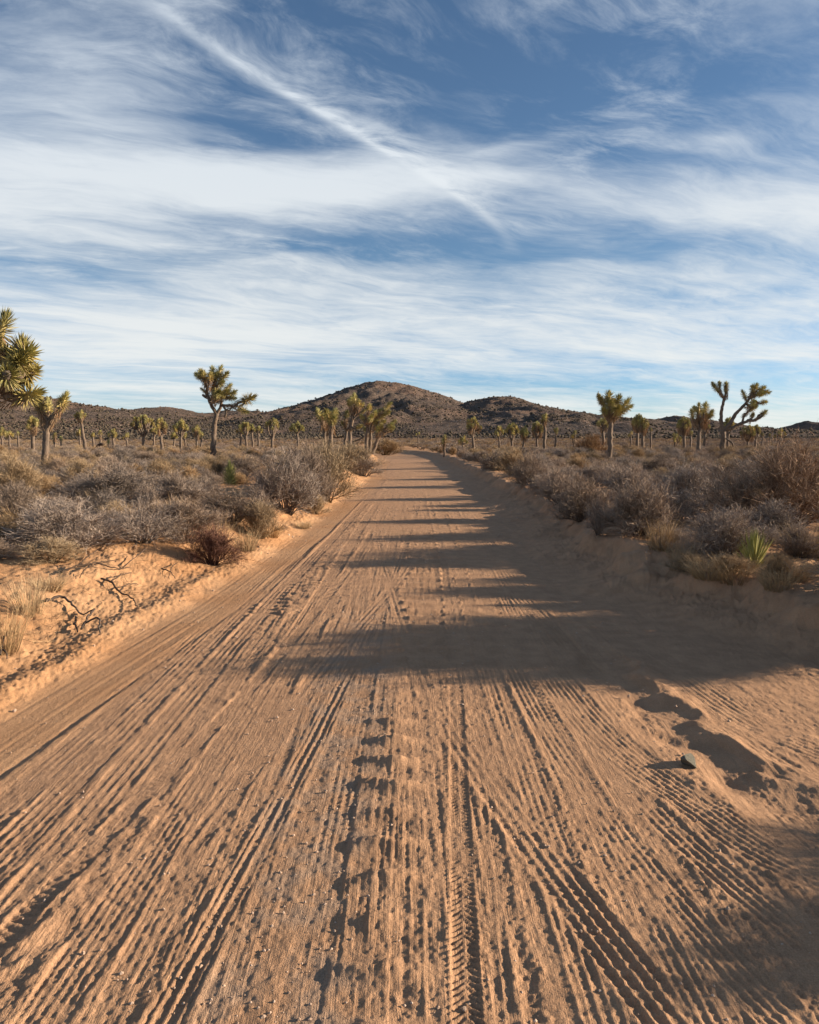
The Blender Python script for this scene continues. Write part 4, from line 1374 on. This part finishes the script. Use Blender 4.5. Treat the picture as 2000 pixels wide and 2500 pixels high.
px_shrub('red', 510, 1388, 160, 118, 'dark reddish shrub at the left road edge')
px_shrub('grey', 130, 1352, 300, 150, 'large pale grey shrub on the left bank near the frame edge')
px_shrub('open', 335, 1340, 240, 130, 'low open shrub with dark arching stems on the left bank')
px_shrub('grey', 440, 1330, 210, 130, 'grey shrub just behind the dark reddish one')
px_shrub('tan', 630, 1318, 130, 110, 'straw-tinted shrub between the reddish shrub and the left bank bend')
px_shrub('grey', 560, 1282, 220, 88, 'tangled grey shrub below the small green yucca')
px_shrub('grey', 690, 1262, 200, 180, 'dense brown-grey shrub on the left bank, right of the yucca')
px_shrub('tan', 790, 1228, 180, 170, 'tan-tipped shrub leaning over the left road edge')
px_shrub('grey', 740, 1235, 170, 180, 'dark-based shrub behind the tan-tipped one')
px_shrub('tan', 770, 1258, 70, 60, 'small pale shrub at the foot of the left bank')
px_shrub('tan', 858, 1152, 140, 84, 'big rounded shrub where the left road edge bends')
px_shrub('grey', 885, 1165, 90, 72, 'small silver-grey shrub below the big rounded one')
px_shrub('tan', 940, 1112, 100, 48, 'low rounded shrub at the far left road bend')
px_shrub('grey', 260, 1240, 260, 115, 'wide ash-grey mound of twigs on the left plain')
px_shrub('tan', 20, 1230, 150, 130, 'yellowish shrub at the left frame edge')
px_shrub('open', 1465, 1312, 75, 115, 'small leafless shrub on a thin stem at the right bank edge')
px_shrub('grey', 1580, 1318, 230, 170, 'broad dark grey shrub overhanging the right bank')
px_shrub('grey', 1440, 1268, 190, 130, 'rounded grey shrub on the right bank, left of the broad one')
px_shrub('grey', 1370, 1235, 130, 105, 'dark rounded shrub behind the right bank edge')
px_shrub('grey', 1690, 1262, 190, 150, 'pale-tipped shrub in the middle of the right plain')
px_shrub('grey', 1540, 1232, 160, 110, 'rounded shrub with dark side left of the pale-tipped one')
px_shrub('open', 1845, 1292, 280, 190, 'wide open shrub of thin dark branches behind the green yucca')
px_shrub('thorn', 1965, 1300, 330, 270, 'tall tangled thorn bush at the right frame edge')
px_shrub('rust', 1450, 1112, 90, 62, 'rust coloured shrub behind the compact joshua tree')
px_shrub('tan', 1260, 1165, 120, 80, 'pale rounded shrub at the middle of the right road edge')
px_shrub('grey', 1215, 1150, 90, 60, 'low grey shrub at the right road edge, left of the pale one')
px_shrub('grey', 1300, 1190, 130, 90, 'dusky shrub at the right road edge, right of the pale one')
px_shrub('tan', 1690, 1395, 120, 62, 'low grey brushy shrub on the right bank beside the yucca')
px_shrub('tan', 1800, 1412, 150, 58, 'ragged grey brush in front of the green yucca')
px_shrub('tan', 1912, 1425, 110, 85, 'small upright twiggy shrub at the right bank corner')
# shrubs just outside the frame whose shadows cross the road
shrubs.append(('grey', 4.15, 6.05, 1.7, 1.22, 'grey shrub standing just beyond the right frame edge'))
shrubs.append(('grey', 4.45, 6.75, 1.6, 1.25, 'second grey shrub just beyond the right frame edge'))
shrubs.append(('grey', 4.00, 3.20, 1.25, 0.74, 'shrub out of frame beside the right foreground'))
shrubs.append(('grey', 3.95, 2.60, 1.1, 0.52, 'second shrub out of frame beside the right foreground'))
shrubs.append(('grey', 5.1, 6.25, 1.6, 1.35, 'third and tallest grey shrub just beyond the right frame edge'))
placed += [(4.15, 6.05, .7), (4.45, 6.75, .7), (4.0, 3.15, .6), (5.1, 6.25, .6)]

rng = np.random.default_rng(77)


def try_place(n, y0, y1, rlo, rhi, gap, ulim=0.66, dens=True):
    out = []
    cell = {}
    for (a, b, c) in placed:
        cell.setdefault((int(a // 2), int(b // 2)), []).append((a, b, c))
    for _ in range(n):
        y = math.exp(rng.uniform(math.log(y0), math.log(y1))) if rng.random() < .5 else rng.uniform(y0, y1)
        x = rng.uniform(-ulim, ulim) * (y + 3)
        r = rng.uniform(rlo, rhi) * (0.75 + 0.5 * rng.random())
        dl = float(TL(y)) - x
        dr = x - float(TR(y))
        near_b = 1.15 if y < 12 else 0.75
        if dl < near_b + r * .3 and dr < 0.85 + r * .35:
            continue
        if max(dl, dr) < 0:
            continue
        if dens and float(fbm(np.array([x * .35]), np.array([y * .35]), 2, 3)[0]) < 0.40:
            continue
        ci, cj = int(x // 2), int(y // 2)
        ok = True
        for i in (-1, 0, 1):
            for j in (-1, 0, 1):
                for (a, b, c) in cell.get((ci + i, cj + j), ()):
                    if (a - x) ** 2 + (b - y) ** 2 < ((c + r) * gap) ** 2:
                        ok = False
                        break
                if not ok:
                    break
            if not ok:
                break
        if ok:
            cell.setdefault((ci, cj), []).append((x, y, r))
            placed.append((x, y, r))
            out.append((x, y, r))
    return out


def clear_view(x, y):
    # bare patches the photograph shows, and the yucca's stand
    if 11 < y < 20.5 and abs(x / y + 0.2305) < 0.030:
        return False
    for (a, b, c) in ((-3.2, 6.6, 1.3), (3.3, 7.2, 1.1)):
        if (a - x) ** 2 + (b - y) ** 2 < c * c:
            return False
    return True


cand = []
for (x, y, r) in try_place(9000, 7.0, 26, 0.28, 0.58, 0.84):
    if clear_view(x, y):
        k = 'grey' if rng.random() < (.80 if x > 0 else .62) else ('tan' if rng.random() < .75 else 'open')
        hh = r * 2 * rng.uniform(.48, .78)
        cand.append((k, x, y, r * 2, min(hh, 0.80), None))
for (x, y, r) in try_place(9000, 22, 75, 0.32, 0.70, 0.80):
    k = 'grey' if rng.random() < .62 else ('tan' if rng.random() < .9 else 'rust')
    cand.append((k, x, y, r * 2, min(r * 2 * rng.uniform(.42, .70), 0.70), None))
far_pts = []
for (x, y, r) in try_place(9000, 60, 330, 0.5, 1.1, 0.8, dens=False):
    far_pts.append((x, y, r))
cand.sort(key=lambda c: -(c[3] / c[2]) * (1.0 if abs(c[1]) / c[2] < 0.56 else 0.2))
N_SINGLE = 255
single, rest = cand[:N_SINGLE], cand[N_SINGLE:]
MESHES = {'grey': GREY, 'tan': TAN, 'open': OPEN, 'red': RED, 'rust': RUST, 'thorn': THORN}
NAMES = {'grey': 'desert_shrub', 'tan': 'desert_shrub', 'open': 'open_shrub', 'red': 'red_shrub', 'rust': 'rust_shrub', 'thorn': 'thorn_bush'}
WORD = {'grey': 'ash-grey twiggy shrub', 'tan': 'tan-tipped twiggy shrub', 'open': 'open leafless shrub', 'rust': 'rust-brown shrub'}
ORD = ['nearest', 'second', 'third', 'fourth', 'fifth', 'sixth', 'seventh', 'eighth', 'ninth', 'tenth', 'eleventh', 'twelfth', 'thirteenth', 'fourteenth', 'fifteenth', 'sixteenth']


def zone(c):
    k, x, y = c[0], c[1], c[2]
    left = x < float(TL(y))
    d = (float(TL(y)) - x) if left else (x - float(TR(y)))
    sd = 'left' if left else 'right'
    if d < 2.2:
        return 'edge', sd
    lm = [((-3.9, 15), 'around the small green yucca'), ((-17.5, 27), 'in front of the two-armed joshua tree'), ((-10.3, 40), 'before the long-armed joshua tree'),
          ((-4.3, 42), 'before the three slim joshua trunks'), ((-9, 15), 'on the near left plain'), ((-9, 24), 'on the middle of the left plain'),
          ((10.2, 40), 'around the compact bushy joshua tree'), ((5.5, 10), 'beside the tall thorn bush'), ((7, 17), 'on the near right plain'), ((11, 26), 'on the middle of the right plain'),
          ((19.8, 48), 'before the large spreading joshua tree'), ((5.5, 32), 'behind the right road edge')]
    lm = [q for q in lm if (q[0][0] < 0) == left]
    b = min(lm, key=lambda q: (q[0][0] - x) ** 2 + ((q[0][1] - y) * 0.7) ** 2)
    return 'plain', b[1]


single.sort(key=lambda c: c[2])
ORD2 = ['first', 'second', 'third', 'fourth', 'fifth', 'sixth', 'seventh', 'eighth', 'ninth', 'tenth', 'eleventh', 'twelfth', 'thirteenth', 'fourteenth', 'fifteenth', 'sixteenth',
        'seventeenth', 'eighteenth', 'nineteenth', 'twentieth']
buckets = {}
for c in single:
    zk, zn = zone(c)
    size = 'small' if c[3] < 0.75 else ('large' if c[3] > 1.05 else 'middling')
    buckets.setdefault((zk, zn, c[0], size if zk != 'edge' else ''), []).append(c)
for (zk, zn, kd, size), mem in buckets.items():
    if zk == 'edge':
        for n, c in enumerate(mem):
            o_ = ORD[n] if n < len(ORD) else ORD2[n] if n < 20 else None
            lab = '%s on the %s road bank, %s of its kind going up the road' % (WORD[kd], zn, o_) if o_ else '%s far along the %s road bank' % (WORD[kd], zn)
            shrubs.append(c[:5] + ((lab, 'shrubs along the road banks' if o_ else 'shrubs far along the %s road bank' % zn),))
    else:
        mem.sort(key=lambda c: c[1] / c[2])
        for n, c in enumerate(mem):
            lab = '%s %s %s' % (size, WORD[kd], zn)
            if len(mem) > 1 and n < 20:
                lab += ', %s from left' % ORD2[n]
            shrubs.append(c[:5] + ((lab, '%ss %s' % (WORD[kd], zn)),))

_SZ = {}


def size_of(me):
    if me.name not in _SZ:
        co = np.empty(len(me.vertices) * 3, np.float32)
        me.vertices.foreach_get('co', co)
        co = co.reshape(-1, 3)
        _SZ[me.name] = (float(np.percentile(co[:, 2], 98.5)), float(2 * np.percentile(np.abs(co[:, 0]), 98)))
    return _SZ[me.name]


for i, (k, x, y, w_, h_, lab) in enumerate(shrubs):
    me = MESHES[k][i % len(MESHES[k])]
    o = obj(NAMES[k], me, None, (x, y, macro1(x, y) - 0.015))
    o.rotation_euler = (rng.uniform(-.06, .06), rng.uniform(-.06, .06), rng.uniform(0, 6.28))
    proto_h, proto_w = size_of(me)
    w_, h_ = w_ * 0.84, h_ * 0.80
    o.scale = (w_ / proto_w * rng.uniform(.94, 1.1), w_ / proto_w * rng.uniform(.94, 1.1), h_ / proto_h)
    if isinstance(lab, tuple):
        o['label'], o['group'] = lab
    else:
        o['label'] = lab
        o['group'] = 'roadside desert shrubs'
    o['category'] = 'shrub'


# the scrub beyond, too many to count: points that carry shrub copies
def gn_scatter(name, pts, protos, **props):
    """pts: (x, y, z, scale, height scale, rot, proto index)"""
    pts = np.asarray(pts, float)
    col = bpy.data.collections.new(name + '_kinds')
    for i, me in enumerate(protos):
        col.objects.link(bpy.data.objects.new('shrub_kind_%02d' % i, me))
    me = bpy.data.meshes.new(name)
    me.vertices.add(len(pts))
    me.vertices.foreach_set('co', pts[:, :3].astype(np.float32).ravel())
    a = me.attributes.new('sc', 'FLOAT_VECTOR', 'POINT')
    a.data.foreach_set('vector', np.stack([pts[:, 3], pts[:, 3], pts[:, 4]], -1).astype(np.float32).ravel())
    a = me.attributes.new('ro', 'FLOAT_VECTOR', 'POINT')
    a.data.foreach_set('vector', np.stack([pts[:, 5] * 0, pts[:, 5] * 0, pts[:, 5]], -1).astype(np.float32).ravel())
    a = me.attributes.new('ix', 'INT', 'POINT')
    a.data.foreach_set('value', pts[:, 6].astype(np.int32))
    o = obj(name, me, **props)
    g = bpy.data.node_groups.new(name + '_copies', 'GeometryNodeTree')
    g.interface.new_socket('Geometry', in_out='INPUT', socket_type='NodeSocketGeometry')
    g.interface.new_socket('Geometry', in_out='OUTPUT', socket_type='NodeSocketGeometry')
    N = g.nodes
    gi, go = N.new('NodeGroupInput'), N.new('NodeGroupOutput')
    m2p = N.new('GeometryNodeMeshToPoints')
    ci = N.new('GeometryNodeCollectionInfo')
    ci.inputs['Collection'].default_value = col
    ci.inputs['Separate Children'].default_value = True
    ci.inputs['Reset Children'].default_value = True
    ip = N.new('GeometryNodeInstanceOnPoints')
    ip.inputs['Pick Instance'].default_value = True

    def na(nm, ty):
        n = N.new('GeometryNodeInputNamedAttribute')
        n.data_type = ty
        n.inputs['Name'].default_value = nm
        return n.outputs['Attribute']
    e2r = N.new('FunctionNodeEulerToRotation')
    L = g.links
    L.new(gi.outputs[0], m2p.inputs['Mesh'])
    L.new(m2p.outputs[0], ip.inputs['Points'])
    L.new(ci.outputs[0], ip.inputs['Instance'])
    L.new(na('ix', 'INT'), ip.inputs['Instance Index'])
    L.new(na('ro', 'FLOAT_VECTOR'), e2r.inputs[0])
    L.new(e2r.outputs[0], ip.inputs['Rotation'])
    L.new(na('sc', 'FLOAT_VECTOR'), ip.inputs['Scale'])
    L.new(ip.outputs[0], go.inputs[0])
    md = o.modifiers.new('copies', 'NODES')
    md.node_group = g
    return o


PROTO = GREY + TAN + RUST + FAR
pts = []
for (k, x, y, w_, h_, _) in rest:
    ix = {'grey': rng.integers(0, 4), 'tan': 4 + rng.integers(0, 2), 'open': rng.integers(0, 4), 'rust': 6}[k]
    pts.append((x, y, macro1(x, y) - .02, w_, h_ / .85, rng.uniform(0, 6.28), ix))
fa = np.array(far_pts)
fz = macro(fa[:, 0], fa[:, 1])
fz = np.maximum(fz, hill_z(fa[:, 0], fa[:, 1]))
for (x, y, r), z in zip(far_pts, fz):
    pts.append((x, y, z - .02, r * 2, min(r * 2 * rng.uniform(.40, .65), 0.75), rng.uniform(0, 6.28), 7 + rng.integers(0, 3)))
gn_scatter('distant_shrubs', pts, PROTO, kind='stuff', label='mass of low grey and tan scrub covering the far plain', category='scrub')

# yuccas
p = hit(562, 1196)
o = obj('yucca', YUC[1], None, (p[0], p[1], macro1(p[0], p[1]) + 0.12), label='small spiky green yucca standing in the scrub left of the road', category='yucca')
k = 0.80
o.scale = (k, k, k)
p = hit(1840, 1392)
o = obj('yucca', YUC[0], None, (p[0], p[1], macro1(p[0], p[1]) + 0.02), label='bright green fan-shaped yucca on the right bank', category='yucca')
o.scale = (.52, .52, .78)

# straw grass
TU = [(1612, 1345, 90, 115, 'straw grass tuft at the right bank edge under the broad shrub'),
      (1730, 1412, 130, 84, 'pale grass tuft left of the green yucca on the right bank'),
      (1790, 1424, 120, 74, 'dry grass tuft close in front of the green yucca'),
      (1900, 1436, 120, 80, 'dry grass tuft right of the green yucca'),
      (1965, 1355, 130, 140, 'tall straw grass at the foot of the thorn bush'),
      (1665, 1392, 100, 95, 'thin pale tuft on the right bank lip'),
      (1760, 1370, 110, 95, 'straw tuft behind the ones left of the green yucca'),
      (1935, 1418, 110, 88, 'straw tuft at the corner of the right bank'),
      (1330, 1200, 60, 40, 'thin straw tuft between shrubs at the right road edge'),
      (1290, 1182, 50, 40, 'small straw tuft far along the right road edge'),
      (425, 1260, 110, 80, 'bright straw tuft behind the dark reddish shrub'),
      (530, 1330, 90, 80, 'straw stalks between the reddish shrub and the grey ones'),
      (600, 1345, 80, 80, 'tawny tuft at the left bank edge above the road'),
      (660, 1310, 70, 60, 'tawny tuft beside the straw-tinted shrub'),
      (70, 1500, 110, 120, 'straw tuft on the left bank near the frame edge'),
      (10, 1590, 120, 150, 'olive-straw tuft cut by the left frame edge'),
      (120, 1440, 100, 70, 'low straw tuft above the dark curled root'),
      (250, 1240, 90, 60, 'straw tuft on bare sand in the left plain'),
      (60, 1290, 120, 80, 'yellowed grass patch on the far left'),
      (740, 1290, 50, 40, 'tiny straw tuft at the left bank foot'),
      (1640, 1330, 60, 70, 'short straw tuft right of the broad dark shrub'),
      (1545, 1250, 60, 40, 'straw tuft in a sandy gap of the right plain'),
      (1880, 1300, 90, 50, 'straw tuft under the wide open shrub')]
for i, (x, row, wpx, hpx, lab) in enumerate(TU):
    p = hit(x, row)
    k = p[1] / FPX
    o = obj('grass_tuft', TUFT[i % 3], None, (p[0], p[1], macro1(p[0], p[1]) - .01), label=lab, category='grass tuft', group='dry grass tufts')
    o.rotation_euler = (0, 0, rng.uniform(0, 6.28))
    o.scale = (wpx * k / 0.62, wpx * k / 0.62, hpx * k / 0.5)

# short dead stubble and twig litter on the banks
s = Soup(404)
N = 9500
yy = 4.6 + 22 * rng.random(N) ** 1.7
sd = rng.random(N) < .62
xx = np.where(sd, TL(yy) - 0.45 - rng.exponential(1.6, N), TR(yy) + 0.75 + rng.exponential(1.6, N))
cl = fbm(xx * 1.7, yy * 1.7, 3, 6)
kp = (cl > .46) & (np.abs(xx) < 12)
xx, yy = xx[kp], yy[kp]
zz = macro(xx, yy)
flat = rng.random(len(xx)) < .6
d = rng.normal(0, 1, (len(xx), 3))
d[:, 2] = np.where(flat, np.abs(d[:, 2]) * .12, np.abs(d[:, 2]) + 1.0)
s.ribbons(np.stack([xx, yy, zz + .004], -1), d, np.where(flat, .16, .11) * (0.4 + rng.random(len(xx))), .0045, None, rng.random(len(xx)) * .6, rng.random(len(xx)))
obj('twig_litter', s.mesh('twig_litter', M_TAN), None, kind='stuff', label='dry twigs and stubble littering the sandy banks', category='litter')


# dead roots and branches lying on the left bank
def ground_branch(label, lines, rad, name='dead_branch', lift=0.03):
    s = Soup(len(label))
    org = hit(*lines[0][0])
    for li, ln in enumerate(lines):
        P3 = []
        for q in ln:
            h_ = hit(q[0], q[1])
            P3.append(h_ - org + np.array([0, 0, lift + (q[2] if len(q) > 2 else 0)]))
        sp = smooth_poly(P3, .03)
        sp[1:-1] += s.r.normal(0, rad * .35, (len(sp) - 2, 3))
        s.tube(sp, np.linspace(rad * (1 if li == 0 else .75), rad * .4, len(sp)), 6, 0, .8, .3)
    return obj(name, s.mesh(name, M_DEADWOOD, True), None, org, label=label, category='dead branch', group='dead branches on the left bank')


ground_branch('black curled dead root on the orange left bank', [[(110, 1478), (150, 1470, .02), (179, 1494, .03), (203, 1516, .03), (231, 1512, .06)],
              [(231, 1512, .06), (214, 1532, .05), (199, 1551, .02)], [(199, 1551, .02), (215, 1540, .05), (234, 1538, .07), (245, 1554, .0)], [(186, 1520, .02), (184, 1535, .01), (190, 1552, 0)]], 0.014)
ground_branch('dark dead branch on the left bank, pointing down to the road', [[(248, 1420), (270, 1436, .03), (292, 1455, .01), (318, 1470, .02), (336, 1492)], [(270, 1436, .03), (292, 1428, .06), (322, 1412, .03)],
              [(292, 1455, .01), (310, 1446, .05), (338, 1440, .02)]], 0.012)
ground_branch('flat tangle of grey dead twigs high on the left bank', [[(150, 1405), (190, 1398, .03), (235, 1390, .04), (285, 1378, .02)], [(190, 1398, .03), (215, 1382, .07), (240, 1370, .09)], [(235, 1390, .04), (275, 1400, .03), (318, 1392, .0)],
              [(225, 1394, .03), (205, 1410, .03), (195, 1422, .0)]], 0.011)
ground_branch('thin dead stick reaching up beside the grey twig tangle', [[(300, 1392), (330, 1378, .04), (358, 1366, .10)]], 0.008)
ground_branch('short dark roots poking out at the left frame edge', [[(0, 1610), (10, 1590, .05), (24, 1572, .06), (40, 1562, .02)], [(0, 1595), (14, 1606, .02), (18, 1622)]], 0.010)
ground_branch('thin dark sticks on the bank under the reddish shrub', [[(395, 1395), (415, 1408, .03), (428, 1420)], [(430, 1382), (420, 1400, .04), (412, 1418)]], 0.008)
s = None

# ------------------------------------------------------------------ stones and gravel
PV, PF = ico(1)
PV2, PF2 = ico(2)


def stone_mesh(name, seed, mat, sharp=.25, flat=.75, cuts=5, fine=False):
    r = np.random.default_rng(seed)
    V = (PV2 if fine else PV).copy()
    for _ in range(cuts):
        n = unit(r.normal(0, 1, 3))
        c = r.uniform(.40, .72) if fine else r.uniform(.55, .85)
        dd = V @ n
        V -= np.outer(np.maximum(dd - c, 0), n)
    V *= 1 + sharp * (r.random((len(V), 1)) - .5) * (.06 if fine else .4)
    V[:, 2] *= flat
    me = np_mesh(name, V, PF2 if fine else PF, False)
    me.materials.append(mat)
    return me


p = at(1681, 1868, 4.0)
p = hit(1681, 1868)
st = obj('stone', stone_mesh('stone', 9, M_STONE, .3, .9, 11, True), None, (p[0], p[1], macro1(p[0], p[1]) + .014), label='angular grey-green stone on the sandy road at right', category='stone')
st.scale = (.066, .058, .050)
st.rotation_euler = (.3, .2, .8)

PEB = [stone_mesh('pebble', 500 + i, M_PEBBLE) for i in range(5)]
plist = [(796, 1939, 9), (722, 2145, 8), (607, 2177, 8), (203, 2342, 12), (400, 2226, 9), (629, 1974, 7), (823, 1823, 7), (748, 2064, 8), (412, 2142, 6), (565, 2443, 7), (667, 2432, 8), (817, 2275, 8),
         (870, 2240, 7), (693, 2232, 8), (1133, 2475, 13), (1340, 2075, 8), (1498, 1985, 6), (1701, 2011, 8), (1777, 2232, 13), (1458, 2284, 7), (1568, 1991, 6), (1418, 2284, 9), (635, 2345, 6), (610, 2352, 6),
         (455, 2350, 5), (545, 2358, 5), (480, 2408, 6), (590, 2406, 6), (640, 2300, 5), (690, 2262, 5), (760, 2190, 5), (735, 2010, 5), (772, 1908, 5), (815, 1905, 5), (880, 1922, 5), (700, 2100, 5),
         (1320, 2200, 5), (1262, 2175, 4), (1240, 2065, 5), (1168, 2058, 4), (540, 2270, 5), (330, 2290, 5), (300, 2060, 5), (480, 2010, 5), (1285, 1730, 6), (1020, 1745, 5), (1160, 1812, 4), (940, 1700, 4),
         (35, 1740, 10), (275, 1520, 8), (350, 1540, 6), (230, 1578, 6), (520, 1445, 6), (705, 1308, 6), (715, 1312, 5), (655, 1352, 4), (1705, 1770, 9), (1780, 1765, 8), (1535, 1705, 8), (1650, 1730, 9), (1930, 1800, 5),
         (1880, 1318, 6), (1470, 1268, 6), (1430, 1275, 5), (1712, 1392, 6), (1578, 1352, 5), (1985, 1440, 6)]
for i, (x, row, sz) in enumerate(plist):
    p = hit(x, row)
    k = p[1] / FPX
    r = sz * k * .5
    o = obj('pebble', PEB[i % 5], None, (p[0], p[1], macro1(p[0], p[1]) + r * .6), label='small pale pebble lying loose on the sandy track', category='pebble', group='pale pebbles on the sand')
    o.scale = (r * 1.1, r, r * 1.15)
    o.rotation_euler = (rng.uniform(0, 3), rng.uniform(0, 3), rng.uniform(0, 6))

ng = 4200
yy = 1.8 + 16 * rng.random(ng) ** 2.2
xx = np.where(rng.random(ng) < .3, rng.normal(-.45, .28, ng), TL(yy) - .5 + (4.6 + .0 * yy) * rng.random(ng))
sz = (0.0024 + 0.0050 * rng.random(ng) ** 4) * (0.8 + .10 * yy)
zz = macro(xx, yy) + sz * .2
scatter_blobs('gravel', xx, yy, zz, sz, .85, M_PEBBLE, 31, False, False, kind='stuff', label='fine pale grit scattered over the dirt road', category='gravel')
